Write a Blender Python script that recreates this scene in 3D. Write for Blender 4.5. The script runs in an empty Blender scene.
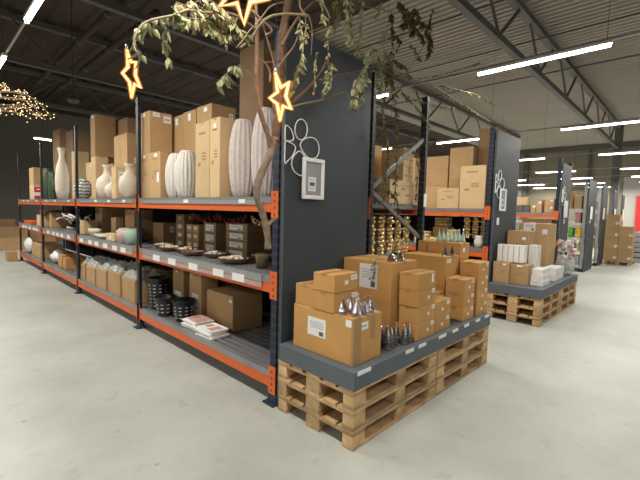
import bpy, math, random
from mathutils import Vector, Matrix
from math import sin, cos, pi, radians
random.seed(7)
sc = bpy.context.scene
COL = sc.collection

# ------------------------------------------------------------------ camera
FX = 390.15; CH = 1.652
yaw, pitch, roll = 0.7675, 0.0736, 0.0259
fw = Vector((cos(yaw)*cos(pitch), sin(yaw)*cos(pitch), -sin(pitch)))
r0 = Vector((sin(yaw), -cos(yaw), 0)); u0 = r0.cross(fw)
rt = cos(roll)*r0 + sin(roll)*u0; up = -sin(roll)*r0 + cos(roll)*u0
cd = bpy.data.cameras.new('camera'); cam = bpy.data.objects.new('camera', cd); COL.objects.link(cam)
cd.sensor_width = 36; cd.lens = FX/640*36; cd.clip_start = 0.05; cd.clip_end = 200
M = Matrix((rt, up, -fw)).transposed().to_4x4(); M.translation = Vector((0, 0, CH))
cam.matrix_world = M
sc.camera = cam

# ------------------------------------------------------------------ world, exposure
w = bpy.data.worlds.new('world'); sc.world = w; w.use_nodes = True
w.node_tree.nodes['Background'].inputs[0].default_value = (1.0, 0.93, 0.83, 1)
w.node_tree.nodes['Background'].inputs[1].default_value = 0.03
sc.view_settings.view_transform = 'Standard'; sc.view_settings.look = 'None'
sc.view_settings.gamma = 1; sc.view_settings.use_curve_mapping = False
sc.view_settings.exposure = 0.0
sc.cycles.use_denoising = True
sc.cycles.max_bounces = 7
sc.cycles.sample_clamp_indirect = 6
LAMP_W = 59.0        # watts of each fluorescent batten
O = Vector((0, 0, CH))
def ray(a, b): return fw + rt*((a-320)/FX) - up*((b-240)/FX)
def at(a, b, y):            # the point seen at that pixel on the plane y
    d = ray(a, b); return O + d*(y/d.y)

# ------------------------------------------------------------------ materials
MAT = {}
def mat(name, col, rough=.6, metal=0, noise=0, nscale=8, emit=None, es=0, bump=0, spec=.5, trans=0, alpha=1, sub=None):
    if name in MAT: return MAT[name]
    m = bpy.data.materials.new(name); m.use_nodes = True; nt = m.node_tree
    b = nt.nodes['Principled BSDF']
    b.inputs['Base Color'].default_value = (*col, 1); b.inputs['Roughness'].default_value = rough
    b.inputs['Metallic'].default_value = metal; b.inputs['Specular IOR Level'].default_value = spec
    if trans: b.inputs['Transmission Weight'].default_value = trans
    if alpha < 1: b.inputs['Alpha'].default_value = alpha
    if emit: b.inputs['Emission Color'].default_value = (*emit, 1); b.inputs['Emission Strength'].default_value = es
    if noise or bump:
        tc = nt.nodes.new('ShaderNodeTexCoord'); n = nt.nodes.new('ShaderNodeTexNoise')
        n.inputs['Scale'].default_value = nscale; n.inputs['Detail'].default_value = 5
        nt.links.new(tc.outputs['Object'], n.inputs['Vector'])
        if noise:
            r = nt.nodes.new('ShaderNodeValToRGB')
            r.color_ramp.elements[0].position = .3; r.color_ramp.elements[1].position = .7
            r.color_ramp.elements[0].color = (*[max(0, c*(1-noise)) for c in col], 1)
            r.color_ramp.elements[1].color = (*[min(1, c*(1+noise)) for c in col], 1)
            nt.links.new(n.outputs['Fac'], r.inputs['Fac']); nt.links.new(r.outputs['Color'], b.inputs['Base Color'])
        if bump:
            bp = nt.nodes.new('ShaderNodeBump'); bp.inputs['Strength'].default_value = bump; bp.inputs['Distance'].default_value = .01
            nt.links.new(n.outputs['Fac'], bp.inputs['Height']); nt.links.new(bp.outputs['Normal'], b.inputs['Normal'])
    MAT[name] = m; return m
mat('orange', (.72, .13, .022), .42)
mat('navy', (.006, .011, .028), .5)
mat('navy_hole', (.06, .07, .09), .6)
mat('black_steel', (.008, .008, .012), .5)
mat('galv', (.42, .42, .41), .42, .5)
mat('shaded_galv', (.20, .20, .18), .5, .3)  # galvanised steel with the braces' shade put into the colour
mat('dull_brace', (.05, .055, .07), .5, .3)
mat('rail_pink', (.50, .34, .31), .5)
mat('bark_k', (.13, .075, .042), .85, noise=.35, nscale=18, bump=.6)
mat('deck_steel', (.33, .33, .34), .38, .55, noise=.12, nscale=3)
mat('foot', (.02, .03, .06), .5)
mat('slate', (.040, .050, .060), .55, noise=.05, nscale=2)
mat('slate_deck', (.105, .125, .145), .6, noise=.06, nscale=4)
mat('card', (.50, .315, .15), .85, noise=.07, nscale=5)
mat('card_o', (.56, .30, .095), .8, noise=.06, nscale=5)
mat('card_l', (.62, .44, .24), .85, noise=.06, nscale=5)
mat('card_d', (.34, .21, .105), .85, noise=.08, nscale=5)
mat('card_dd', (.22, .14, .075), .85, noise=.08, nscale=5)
mat('card_w', (.78, .76, .72), .8)
mat('tape', (.38, .22, .085), .35)
mat('seam', (.12, .06, .025), .9)
mat('paper', (.82, .82, .80), .6)
mat('ink', (.12, .11, .10), .8)
mat('print', (.33, .20, .09), .8)
mat('pink', (.58, .27, .26), .7); mat('red', (.62, .03, .03), .5); mat('red_d', (.28, .015, .02), .3)
mat('wood', (.62, .42, .21), .8, noise=.25, nscale=9, bump=.3)
mat('wood_b', (.48, .31, .16), .8, noise=.3, nscale=11, bump=.3)
mat('bark', (.23, .165, .11), .85, noise=.35, nscale=18, bump=.6)
mat('bark_r', (.21, .12, .07), .8, noise=.3, nscale=22, bump=.5)
mat('twig', (.20, .155, .09), .8)
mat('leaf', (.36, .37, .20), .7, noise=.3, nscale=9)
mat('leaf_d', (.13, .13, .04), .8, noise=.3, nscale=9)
mat('leaf_b', (.26, .17, .07), .8)
mat('leaf_e', (.10, .14, .04), .7)
mat('cream', (.66, .58, .46), .55, noise=.08, nscale=12)
mat('white_cer', (.66, .62, .58), .7, noise=.06, nscale=30)
mat('blush_cer', (.60, .53, .50), .75, noise=.1, nscale=35)
mat('whitewash', (.75, .74, .70), .6)
mat('green_cer', (.055, .085, .045), .5, noise=.3, nscale=20)
mat('sage_cer', (.10, .17, .13), .4)
mat('mint', (.35, .50, .40), .35); mat('rose', (.62, .42, .38), .35)
mat('gold', (.95, .80, .44), .24, .75)
mat('gold_l', (.9, .72, .38), .3, .6)
mat('silver', (.75, .75, .76), .2, .9)
mat('wicker', (.16, .11, .065), .85, noise=.35, nscale=40, bump=.4)
mat('pebble', (.66, .56, .42), .8, noise=.25, nscale=50)
mat('black_plastic', (.008, .008, .009), .35)
mat('white_plastic', (.80, .80, .80), .45)
mat('grey_plastic', (.33, .36, .40), .5)
mat('green_plastic', (.12, .55, .03), .4); mat('yellow_plastic', (.9, .62, .02), .4)
mat('white_frame', (.85, .84, .82), .4)
mat('frame_back', (.30, .32, .33), .5)
mat('neon_off', (.80, .80, .80), .5)
mat('lamp_white', (.8, .8, .8), .4)
mat('lamp_glow', (1, 1, 1), .4, emit=(1, .97, .92), es=14)
mat('star_glow', (1, .7, .4), .4, emit=(1, .50, .17), es=4.2)
mat('bulb', (1, .8, .5), .4, emit=(1, .62, .28), es=2)
mat('cable', (.02, .02, .02), .6)
mat('truss', (.11, .105, .095), .55)
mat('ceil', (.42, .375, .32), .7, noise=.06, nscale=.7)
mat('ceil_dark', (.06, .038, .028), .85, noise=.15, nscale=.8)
mat('wall_g', (.20, .19, .155), .9, noise=.06, nscale=1)
mat('wall_b', (.25, .22, .165), .9, noise=.04, nscale=1)
mat('wall_w', (.48, .465, .43), .9)
mat('glass_green', (.50, .64, .54), .15, alpha=.7)
mat('shade_board', (.02, .016, .014), .9)  # near-black tone of the panels added to darken the rack interiors
mat('film', (.62, .68, .66), .18, alpha=.55, noise=.2, nscale=25)
# clear glass that lets light straight through between its reflections
sv = bpy.data.materials.new('halo_glow'); sv.use_nodes = True; nt = sv.node_tree; nt.nodes.clear()  # orange glow for a shell added to paint the halo round the stars
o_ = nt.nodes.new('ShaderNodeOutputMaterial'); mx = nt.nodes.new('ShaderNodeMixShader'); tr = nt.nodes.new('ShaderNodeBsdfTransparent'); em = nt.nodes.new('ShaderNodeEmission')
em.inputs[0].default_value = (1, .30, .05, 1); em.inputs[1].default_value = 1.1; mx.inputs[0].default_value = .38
nt.links.new(tr.outputs[0], mx.inputs[1]); nt.links.new(em.outputs[0], mx.inputs[2]); nt.links.new(mx.outputs[0], o_.inputs[0]); MAT['halo_glow'] = sv
g = bpy.data.materials.new('glass'); g.use_nodes = True; nt = g.node_tree; nt.nodes.clear()
o_ = nt.nodes.new('ShaderNodeOutputMaterial'); mx = nt.nodes.new('ShaderNodeMixShader'); tr = nt.nodes.new('ShaderNodeBsdfTransparent')
gl = nt.nodes.new('ShaderNodeBsdfGlossy'); lw = nt.nodes.new('ShaderNodeLayerWeight'); lw.inputs[0].default_value = .7
gl.inputs['Roughness'].default_value = .08; gl.inputs['Color'].default_value = (.95, .96, .97, 1); tr.inputs[0].default_value = (.60, .62, .64, 1)
nt.links.new(lw.outputs['Facing'], mx.inputs[0]); nt.links.new(tr.outputs[0], mx.inputs[1]); nt.links.new(gl.outputs[0], mx.inputs[2]); nt.links.new(mx.outputs[0], o_.inputs[0])
MAT['glass'] = g
g2 = g.copy(); g2.name = 'glass_green'; MAT['glass_green_clear'] = g2
for n in g2.node_tree.nodes:
    if n.type == 'BSDF_TRANSPARENT': n.inputs[0].default_value = (.80, .93, .84, 1)
    if n.type == 'BSDF_GLOSSY': n.inputs['Color'].default_value = (.85, .97, .88, 1)
for nm_, amt in (('wood', .35), ('wood_b', .35), ('card', .12), ('card_o', .08), ('card_l', .12), ('card_d', .15)):
    nt = MAT[nm_].node_tree; b = nt.nodes['Principled BSDF']; src = b.inputs['Base Color'].links[0].from_socket
    oi = nt.nodes.new('ShaderNodeObjectInfo'); mr = nt.nodes.new('ShaderNodeMapRange'); mr.inputs[3].default_value = 1-amt; mr.inputs[4].default_value = 1+amt*.35
    hs = nt.nodes.new('ShaderNodeHueSaturation'); nt.links.new(oi.outputs['Random'], mr.inputs[0]); nt.links.new(mr.outputs[0], hs.inputs['Value']); nt.links.new(src, hs.inputs['Color']); nt.links.new(hs.outputs[0], b.inputs['Base Color'])
# floor: pale worn polished concrete
fm = bpy.data.materials.new('concrete'); fm.use_nodes = True; nt = fm.node_tree; b = nt.nodes['Principled BSDF']
tc = nt.nodes.new('ShaderNodeTexCoord')
n1 = nt.nodes.new('ShaderNodeTexNoise'); n1.inputs['Scale'].default_value = .9; n1.inputs['Detail'].default_value = 7; n1.inputs['Roughness'].default_value = .6
n2 = nt.nodes.new('ShaderNodeTexNoise'); n2.inputs['Scale'].default_value = 5.5; n2.inputs['Detail'].default_value = 6; n2.inputs['Roughness'].default_value = .7
for n in (n1, n2): nt.links.new(tc.outputs['Object'], n.inputs['Vector'])
ra = nt.nodes.new('ShaderNodeValToRGB'); e = ra.color_ramp.elements
e[0].position = .30; e[0].color = (.36, .375, .335, 1); e[1].position = .62; e[1].color = (.485, .505, .46, 1)
rb = nt.nodes.new('ShaderNodeValToRGB'); e = rb.color_ramp.elements
e[0].position = .30; e[0].color = (.82, .80, .76, 1); e[1].position = .43; e[1].color = (1, 1, 1, 1)
mm = nt.nodes.new('ShaderNodeMix'); mm.data_type = 'RGBA'; mm.blend_type = 'MULTIPLY'; mm.inputs[0].default_value = 1
nt.links.new(n1.outputs['Fac'], ra.inputs[0]); nt.links.new(n2.outputs['Fac'], rb.inputs[0])
nt.links.new(ra.outputs[0], mm.inputs[6]); nt.links.new(rb.outputs[0], mm.inputs[7]); nt.links.new(mm.outputs[2], b.inputs['Base Color'])
rr = nt.nodes.new('ShaderNodeMapRange'); rr.inputs[3].default_value = .30; rr.inputs[4].default_value = .55
nt.links.new(n2.outputs['Fac'], rr.inputs[0]); nt.links.new(rr.outputs[0], b.inputs['Roughness'])
b.inputs['Specular IOR Level'].default_value = .45
vo = nt.nodes.new('ShaderNodeTexVoronoi'); vo.inputs['Scale'].default_value = 2.6; vo.inputs['Randomness'].default_value = 1; nt.links.new(tc.outputs['Object'], vo.inputs['Vector'])
n3 = nt.nodes.new('ShaderNodeTexNoise'); n3.inputs['Scale'].default_value = 30; nt.links.new(tc.outputs['Object'], n3.inputs['Vector'])
ad = nt.nodes.new('ShaderNodeMath'); ad.operation = 'MULTIPLY_ADD'; ad.inputs[1].default_value = .05; nt.links.new(n3.outputs['Fac'], ad.inputs[0]); nt.links.new(vo.outputs['Distance'], ad.inputs[2])
rc = nt.nodes.new('ShaderNodeValToRGB'); e = rc.color_ramp.elements; e[0].position = .045; e[0].color = (.55, .47, .36, 1); e[1].position = .075; e[1].color = (1, 1, 1, 1)
nt.links.new(ad.outputs[0], rc.inputs[0]); m2 = nt.nodes.new('ShaderNodeMix'); m2.data_type = 'RGBA'; m2.blend_type = 'MULTIPLY'; m2.inputs[0].default_value = 1
nt.links.new(mm.outputs[2], m2.inputs[6]); nt.links.new(rc.outputs[0], m2.inputs[7]); nt.links.new(m2.outputs[2], b.inputs['Base Color'])
MAT['concrete'] = fm

# ------------------------------------------------------------------ mesh builder
class MB:
    def __init__(s): s.v = []; s.f = []; s.m = []; s.sm = []; s.mats = []
    def mi(s, m):
        if m not in s.mats: s.mats.append(m)
        return s.mats.index(m)
    def add(s, vs, fs, m, smooth=False):
        o = len(s.v); k = s.mi(m); s.v += [tuple(v) for v in vs]
        for f in fs: s.f.append(tuple(i+o for i in f)); s.m.append(k); s.sm.append(smooth)
        return s
    def box(s, x0, y0, z0, x1, y1, z1, m):
        v = [(x0,y0,z0),(x1,y0,z0),(x1,y1,z0),(x0,y1,z0),(x0,y0,z1),(x1,y0,z1),(x1,y1,z1),(x0,y1,z1)]
        return s.add(v, [(0,3,2,1),(4,5,6,7),(0,1,5,4),(1,2,6,5),(2,3,7,6),(3,0,4,7)], m)
    def cbox(s, x0, y0, z0, x1, y1, z1, m, c=.006):      # box with chamfered vertical and top edges
        c = min(c, (x1-x0)/4, (y1-y0)/4, (z1-z0)/4)
        def ring(d, z):
            return [(x0+c+d,y0+d,z),(x1-c-d,y0+d,z),(x1-d,y0+c+d,z),(x1-d,y1-c-d,z),(x1-c-d,y1-d,z),(x0+c+d,y1-d,z),(x0+d,y1-c-d,z),(x0+d,y0+c+d,z)]
        v = ring(c*.6, z0) + ring(0, z0+c) + ring(0, z1-c) + ring(c*.7, z1)
        f = [tuple(range(7,-1,-1)), tuple(range(24,32))]
        for k in range(3):
            for i in range(8): j = (i+1) % 8; f.append((k*8+i, k*8+j, k*8+8+j, k*8+8+i))
        return s.add(v, f, m)
    def bar(s, a, b, t, m, t2=None):
        a, b = Vector(a), Vector(b); d = (b-a).normalized(); t2 = t2 or t
        h = Vector((0,0,1)) if abs(d.z) < .95 else Vector((0,1,0))
        p = d.cross(h).normalized(); q = p.cross(d)
        v = []
        for c in (a, b):
            for i, j in ((-1,-1),(1,-1),(1,1),(-1,1)): v.append(c + p*i*t/2 + q*j*t2/2)
        return s.add(v, [(3,2,1,0),(4,5,6,7),(0,1,5,4),(1,2,6,5),(2,3,7,6),(3,0,4,7)], m)
    def tube(s, pts, r, m, n=7, close=False):
        pts = [Vector(p) for p in pts]; N = len(pts)
        rs = r if isinstance(r, (list, tuple)) else [r]*N
        vs = []; fs = []; last = None
        for i, p in enumerate(pts):
            if close: d = pts[(i+1) % N] - pts[i-1]
            else: d = pts[min(i+1, N-1)] - pts[max(i-1, 0)]
            d.normalize()
            a = last - d*last.dot(d) if last is not None else d.orthogonal()
            if a.length < 1e-5: a = d.orthogonal()
            a.normalize(); last = a; bb = d.cross(a)
            for k in range(n):
                t = 2*pi*k/n; vs.append(p + (a*cos(t) + bb*sin(t))*rs[i])
        for i in range(N if close else N-1):
            j = (i+1) % N
            for k in range(n): l = (k+1) % n; fs.append((i*n+k, i*n+l, j*n+l, j*n+k))
        if not close: fs += [tuple(range(n-1,-1,-1)), tuple(range((N-1)*n, N*n))]
        return s.add(vs, fs, m, True)
    def lathe(s, prof, m, c=(0,0,0), n=24, ribs=0, depth=0, sx=1, sy=1, jit=0):
        vs = []; fs = []; K = len(prof)
        ph = [random.uniform(-jit, jit) for _ in range(n)]
        for r, z in prof:
            for k in range(n):
                t = 2*pi*k/n; q = r*(1 + (depth*cos(ribs*t) if ribs else 0) + ph[k])
                vs.append((c[0]+q*cos(t)*sx, c[1]+q*sin(t)*sy, c[2]+z))
        for i in range(K-1):
            for k in range(n): l = (k+1) % n; fs.append((i*n+k, i*n+l, i*n+n+l, i*n+n+k))
        fs += [tuple(range(n-1,-1,-1)), tuple(range((K-1)*n, K*n))]
        return s.add(vs, fs, m, True)
    def ball(s, c, r, m, n=8, sz=1):
        k = n//2+1
        return s.lathe([(r*max(.02, sin(pi*i/k)), -r*sz*cos(pi*i/k)) for i in range(k+1)], m, c, n)
    def leaf(s, p, d, l, wd, m):
        d = Vector(d).normalized(); q = d.cross(Vector((random.uniform(-1,1), random.uniform(-1,1), random.uniform(-.3,1))))
        if q.length < .05: q = d.orthogonal()
        q.normalize(); nn = d.cross(q)*wd*.35; p = Vector(p)
        v = [p, p+d*l*.35+q*wd/2, p+d*l*.75+q*wd*.32, p+d*l-nn*.6, p+d*l*.75-q*wd*.32, p+d*l*.35-q*wd/2, p+d*l*.4+nn, p+d*l*.78+nn*.5]
        return s.add(v, [(0,6,1),(1,6,7,2),(2,7,3),(0,5,6),(5,4,7,6),(4,3,7)], m, True)
    def build(s, name, parent=None, loc=None):
        me = bpy.data.meshes.new(name); off = Vector(loc) if loc else Vector((0,0,0))
        me.from_pydata([tuple(Vector(v)-off) for v in s.v] if loc else s.v, [], s.f)
        for m in s.mats: me.materials.append(MAT[m])
        me.polygons.foreach_set('material_index', s.m); me.polygons.foreach_set('use_smooth', s.sm); me.update()
        o = bpy.data.objects.new(name, me); COL.objects.link(o)
        if parent: o.parent = parent
        elif loc: o.location = off
        return o
def tag(o, label, cat, group=None):
    o['label'] = label; o['category'] = cat
    if group: o['group'] = group
    return o
def thing(name, label, cat, loc=(0,0,0), rz=0, group=None):
    o = bpy.data.objects.new(name, None); COL.objects.link(o); o.location = loc; o.rotation_euler = (0,0,rz); o.empty_display_size = .1
    return tag(o, label, cat, group)
def struct(mb, name):
    o = mb.build(name); o['kind'] = 'structure'; return o
def dup(root, loc, rz=0, label=None):
    r = root.copy(); COL.objects.link(r); r.location = loc; r.rotation_euler = (0,0,rz)
    if label: r['label'] = label
    for ch in list(root.children):
        c = ch.copy(); COL.objects.link(c); c.parent = r
        for g_ in ch.children: d = g_.copy(); COL.objects.link(d); d.parent = c
    return r

# ------------------------------------------------------------------ the hall
ZR = 6.3
struct(MB().box(-8, -6, -.1, 30.3, 24.3, 0, 'concrete'), 'floor')
def corrugated(x0, x1, m, name, pitch=.3, ya=-6, yb=24.3):
    mb = MB(); prof = []; x = x0
    while x < x1 - .01:
        prof += [(x, ZR), (x+pitch*.3, ZR), (x+pitch*.4, ZR+.045), (x+pitch*.9, ZR+.045)]; x += pitch
    prof.append((x, ZR))
    vs = []; fs = []
    for px, pz in prof: vs += [(px, ya, pz), (px, yb, pz)]
    n = len(prof)
    for i in range(n-1): fs.append((2*i, 2*i+1, 2*i+3, 2*i+2))
    vs += [(x0, ya, ZR+.2), (x0, yb, ZR+.2), (x, ya, ZR+.2), (x, yb, ZR+.2)]
    k = 2*n; fs += [(k, k+2, k+3, k+1), (0, k, k+1, 1), (k-2, k-1, k+3, k+2)]
    mb.add(vs, fs, m); return struct(mb, name)
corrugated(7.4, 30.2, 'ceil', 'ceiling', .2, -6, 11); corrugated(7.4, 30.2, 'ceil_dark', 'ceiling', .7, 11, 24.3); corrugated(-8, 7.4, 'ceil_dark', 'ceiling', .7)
struct(MB().box(-8, 24, 0, 30.3, 24.3, ZR+.2, 'wall_g'), 'wall_back')
struct(MB().box(30, -6, 0, 30.3, 24, ZR+.2, 'wall_b'), 'wall_right')
struct(MB().box(29.95, -1.5, 0, 29.999, 3.4, 4.2, 'wall_w'), 'trim_1')
mb = MB(); mb.box(29.7, -6, 6.0, 29.94, 24, 6.28, 'truss'); struct(mb, 'trim_2')
for i, (x, y, hw, zt) in enumerate(((24.2, 3.1, .16, 6.25), (29.7, 5.2, .07, 6.0), (29.7, 8.9, .16, 6.0), (29.7, 13.0, .16, 6.0))):
    struct(MB().box(x, y-hw, 0, x+.24, y+hw, zt, 'truss'), 'trim_%d' % (3+i))
tag(MB().box(29.86, 1.4, .1, 29.93, 2.72, 3.05, 'red').build('wall_banner'), 'red vertical banner on the white far wall at the right edge', 'banner')
# roof trusses
for y, txt in ((-1.5, 'steel roof truss behind the camera end of the hall'), (3.1, 'nearest steel roof truss above the long tube light'), (7.7, 'second steel roof truss, seen beyond the tree leaves'), (12.3, 'third steel roof truss over the dark far end'), (16.9, 'fourth steel roof truss deep in the dark ceiling')):
    if y < 0: continue
    t = thing('roof_truss', txt, 'roof truss', (0, y, 5.1))
    MB().box(-7, -.065, 0, 24.15, .065, .13, 'truss').build('bottom_chord', t)
    MB().box(-7, -.085, 1.0, 24.15, .085, 1.12, 'truss').build('top_chord', t)
    x = -5.56
    while x < 23:
        MB().bar((x, 0, .13), (x+1.05, 0, 1.0), .05, 'truss').build('web_bar', t); MB().bar((x, 0, .13), (x-.9, 0, 1.0), .045, 'truss').build('web_bar', t); x += 2.75
# conduits on the roof
for x, z, s_ in ((8.6, 6.1, 'thin conduit nearest the tree, running under the pale roof'), (10.9, 6.05, 'middle thin conduit under the pale roof'), (13.6, 6.05, 'thin conduit farthest down the pale roof')):
    tag(MB().tube([(x, -4, z), (x, 23, z)], .022, 'truss', 6).build('ceiling_conduit'), s_, 'pipe')
for x, s_ in ((2.9, 'dark round duct on the dark ceiling at left'), (3.55, 'second dark duct, right of the first')):
    t = thing('ceiling_duct', s_, 'duct', (x, 0, 0)); MB().tube([(0, 8.2, 5.6), (0, 18, 5.6)], .07, 'ceil_dark', 12).build('duct_pipe', t)
    for y in (9, 11, 13, 15.5): MB().tube([(0, y, 5.6), (0, y+.05, 5.6)], .085, 'truss', 12).build('duct_clamp', t)
t = thing('pendant_lamp', 'small round pale fixture hanging in the dark at left', 'lamp', (2.6, 10.5, 4.05))
MB().ball((0, 0, 0), .12, 'truss', 16, .7).build('shade', t); MB().tube([(0, 0, .1), (0, 0, 2.2)], .008, 'cable', 5).build('cord', t)

# ------------------------------------------------------------------ tube lights
LZ = 3.52
lamp_body = lamp_diff = None
def rowname(k): return ['left of the long rack', 'over the second aisle', 'over the third aisle', 'over the fourth aisle', 'over the fifth aisle', 'over the sixth aisle', 'over the seventh aisle', 'over the eighth aisle', 'before the far wall'][k]
ordn = ['nearest', 'second', 'third', 'fourth', 'fifth', 'sixth', 'seventh']
lamp0 = None
for k in range(-1, 8):
    x = .87 + 4.45*k if k < 5 else (22.2, 25.6, 28.8)[k-5]
    for j in range(-1, 6):
        y0 = .8 + 2.9*j
        vis = k >= 0 and (Vector((x, y0+1.47, 0)).dot(fw) > .6) and not (k == 0 and j < 1) and y0 > 0
        lab = 'lit fluorescent tube light %s, %s along its row' % (rowname(max(k, 0)), ordn[max(0, j)]) if vis else 'tube light hanging outside the photographed area'
        t = thing('tube_light', lab, 'tube light', (x, y0, LZ), 0, 'tube lights hanging in rows' if vis else 'tube lights outside the picture')
        if lamp_body is None:
            lb = MB().box(-.027, 0, .035, .027, 1.47, .07, 'lamp_white').build('housing', t)
            ld = MB().box(-.017, .01, .004, .017, 1.46, .034, 'lamp_glow').build('diffuser', t)
            wr = MB().tube([(-.01, .05, .07), (-.01, .05, ZR-LZ-.02)], .003, 'cable', 5).build('hanging_wire', t)
            lamp_body, lamp_diff, lamp_wire = lb, ld, wr
            L = bpy.data.lights.new('tube', 'AREA'); L.shape = 'RECTANGLE'; L.size = .034; L.size_y = 1.44; L.energy = LAMP_W; L.color = (1, .965, .885)
        else:
            for q in (lamp_body, lamp_diff, lamp_wire):
                c = q.copy(); COL.objects.link(c); c.parent = t
        lo = bpy.data.objects.new('tube_glow', L); COL.objects.link(lo); lo.parent = t; lo.location = (0, .735, -.004)
    if k >= 0:
        tag(MB().box(x+.008, -2, LZ+.078, x+.032, 17.5, LZ+.1, 'galv').build('lighting_rail'), 'thin straight carrier rail of the tube lights ' + rowname(k), 'rail', 'carrier rails of the tube lights')
t = thing('tube_light', 'short crosswise tube light above the far end of the long rack', 'tube light', (2.36, 13.44, 3.46))
MB().box(0, -.03, .03, .40, .03, .07, 'lamp_white').build('housing', t); MB().box(0, -.03, 0, .40, .03, .03, 'lamp_glow').build('diffuser', t)
MB().tube([(.2, 0, .07), (.2, 0, ZR-3.5)], .004, 'cable', 5).build('hanging_wire', t)

# ------------------------------------------------------------------ racks
PI_ = 2.8745; UH = 3.08
def hole_strip(mb, x, y, z0, z1, nx, m):      # rows of slots on an upright's faces
    z = z0
    while z < z1:
        for s_ in (-.015, .015):
            if nx: mb.box(x-.0015, y+s_-.007, z, x, y+s_+.007, z+.03, m)
            else: mb.box(x+s_-.007, y-.0015, z, x+s_+.007, y, z+.03, m)
        z += .075
def rack(label, x0, x1, y0, nb, levels, holes=1, beam='orange', deckm='deck_steel', backs=False, brace_to=99, uh=UH, up='navy', pitch=PI_, decks=None, rails=True, bracem='dull_brace'):
    t = thing('pallet_rack', label, 'rack', (0, 0, 0))
    for i in range(nb+1):
        y = y0 + i*pitch
        for s_, xa in enumerate((x0, x1-.052)):
            mb = MB(); wx = .052 if i == 0 else .038; mb.box(xa, y-.035, .006, xa+wx, y+.04, uh, up if i == 0 or up == 'galv' else 'black_steel')
            if i < holes:
                hole_strip(mb, xa, y, .15, uh-.05, True, 'navy_hole'); hole_strip(mb, xa+.026, y-.035, .15, uh-.05, False, 'navy_hole')
            upo = mb.build('upright', t)
            MB().box(xa-.04, y-.052, 0, xa+.09, y+.09, .012, 'foot').box(xa-.004, y-.05, .012, xa+.056, y+.055, .09, 'foot').build('foot_plate', upo)
        if i < brace_to:
            zs = [.12, .65, 1.35, 1.89, 2.58, 3.0]
            for k in (range(5) if bracem != 'shaded_galv' else (2, 3)):
                a = (x1-.03, x0+.03) if k % 2 == 0 else (x0+.03, x1-.03)
                MB().bar((a[0], y, zs[k]), (a[1], y, zs[k+1]), .03, bracem, .045).build('brace', t)
    for z, bt, bb in levels:
        for i in range(nb):
            ya, yb = y0+i*pitch+.052, y0+(i+1)*pitch-.052
            for s_, xa in enumerate((x0+.0, x1-.05)):
                mb = MB(); mb.box(xa, ya, bb, xa+.05, yb, bt, beam); bm_ = mb.build('beam', t)
                if s_ == 0 and rails:
                    for yy in (ya, yb):
                        mb = MB()
                        e_ = -1 if yy == ya else 1
                        mb.box(xa-.006, yy+min(0, e_*.09), bb-.05, xa-.001, yy+max(0, e_*.09), bt+.105, beam)
                        for q in range(4): mb.box(xa-.008, yy+e_*.045-.008, bb-.03+q*.055, xa-.006, yy+e_*.045+.008, bb-.012+q*.055, 'seam')
                        mb.build('beam_connector', bm_)
            mb = MB(); n = int((x1-x0)/.075)
            mb.box(x0+.004, ya+.005, bt+.002, x1-.004, yb-.005, z-.022, deckm)
            for q in range(n):
                xa_ = x0+.006+(x1-x0-.012)*q/n
                mb.box(xa_, ya+.005, z-.022, xa_+(x1-x0)/n-.028, yb-.005, z, deckm)
            mb.box(x0-.003, ya+.005, bt+.003, x0+.002, yb-.005, z+.004, deckm)
            mb.build('shelf_deck', t)
    return t
LV = [(1.76, 1.702, 1.635), (1.10, 1.035, .955), (.28, .225, .14)]
R1 = rack('long orange and navy pallet rack full of cartons and vases, at left', 2.056, 3.176, 2.5, 4, LV, brace_to=1)
mb = MB(); mb.box(3.18, 2.56, .30, 3.2, 13.99, 1.62, 'shade_board'); mb.build('added_shade_panel', R1)  # panel added behind the shelves to make the rack interior dark
# price rails and tickets on rack 1
for i in range(4):
    ya = 2.5+i*PI_+.16; yb = ya+PI_-.34
    for z, hh in ((1.70, .0), (1.03, .0)):
        if z > 1.5:
            mb = MB(); mb.box(2.045, ya, 1.695, 2.052, yb, 1.735, 'galv'); pr = mb.build('price_rail', R1)
        else:
            mb = MB(); mb.box(2.043, ya, .985, 2.051, yb, 1.03, 'rail_pink').box(2.043, ya, 1.036, 2.051, yb, 1.095, 'galv'); pr = mb.build('price_rail', R1)
        y = ya+.25
        while y < yb-.2:
            if z > 1.5: MB().box(2.040, y, 1.705, 2.0449, y+.1, 1.742, 'paper').build('price_ticket', pr)
            else: MB().box(2.038, y, .99, 2.0429, y+.19, 1.06, 'paper').build('price_ticket', pr)
            y += random.choice([.62, .8, 1.05]) if z > 1.5 else random.choice([.34, .42, .5])
R1b = rack('orange and black rack behind the long one, open braced end facing the near display', 3.29, 4.43, 2.5, 3, LV, up='black_steel', brace_to=1, bracem='shaded_galv')
MB().box(4.36, 2.443, 1.74, 4.42, 2.449, 1.90, 'paper').build('ticket', R1b)
R2 = rack('orange and navy pallet rack behind the second dark end panel', 6.56, 7.68, 2.5, 3, LV, holes=1, brace_to=1)
MB().box(7.69, 2.56, .30, 7.71, 11.0, 1.62, 'shade_board').build('added_shade_panel', R2)  # same added panel, darkening the inside of the second rack
R3 = rack('orange pallet rack behind the third end panel, loaded with small cartons', 10.90, 12.0, 2.5, 2, LV, holes=0, brace_to=0)
R4 = rack('grey shelf rack behind the fourth end panel with coloured goods', 14.15, 15.4, 2.5, 1, [(1.93, 1.9, 1.87), (1.50, 1.47, 1.44), (1.04, 1.01, .98), (.64, .61, .58), (.2, .17, .14)], holes=0, beam='lamp_white', deckm='lamp_white', rails=False, uh=2.75, up='galv', brace_to=0)
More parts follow.
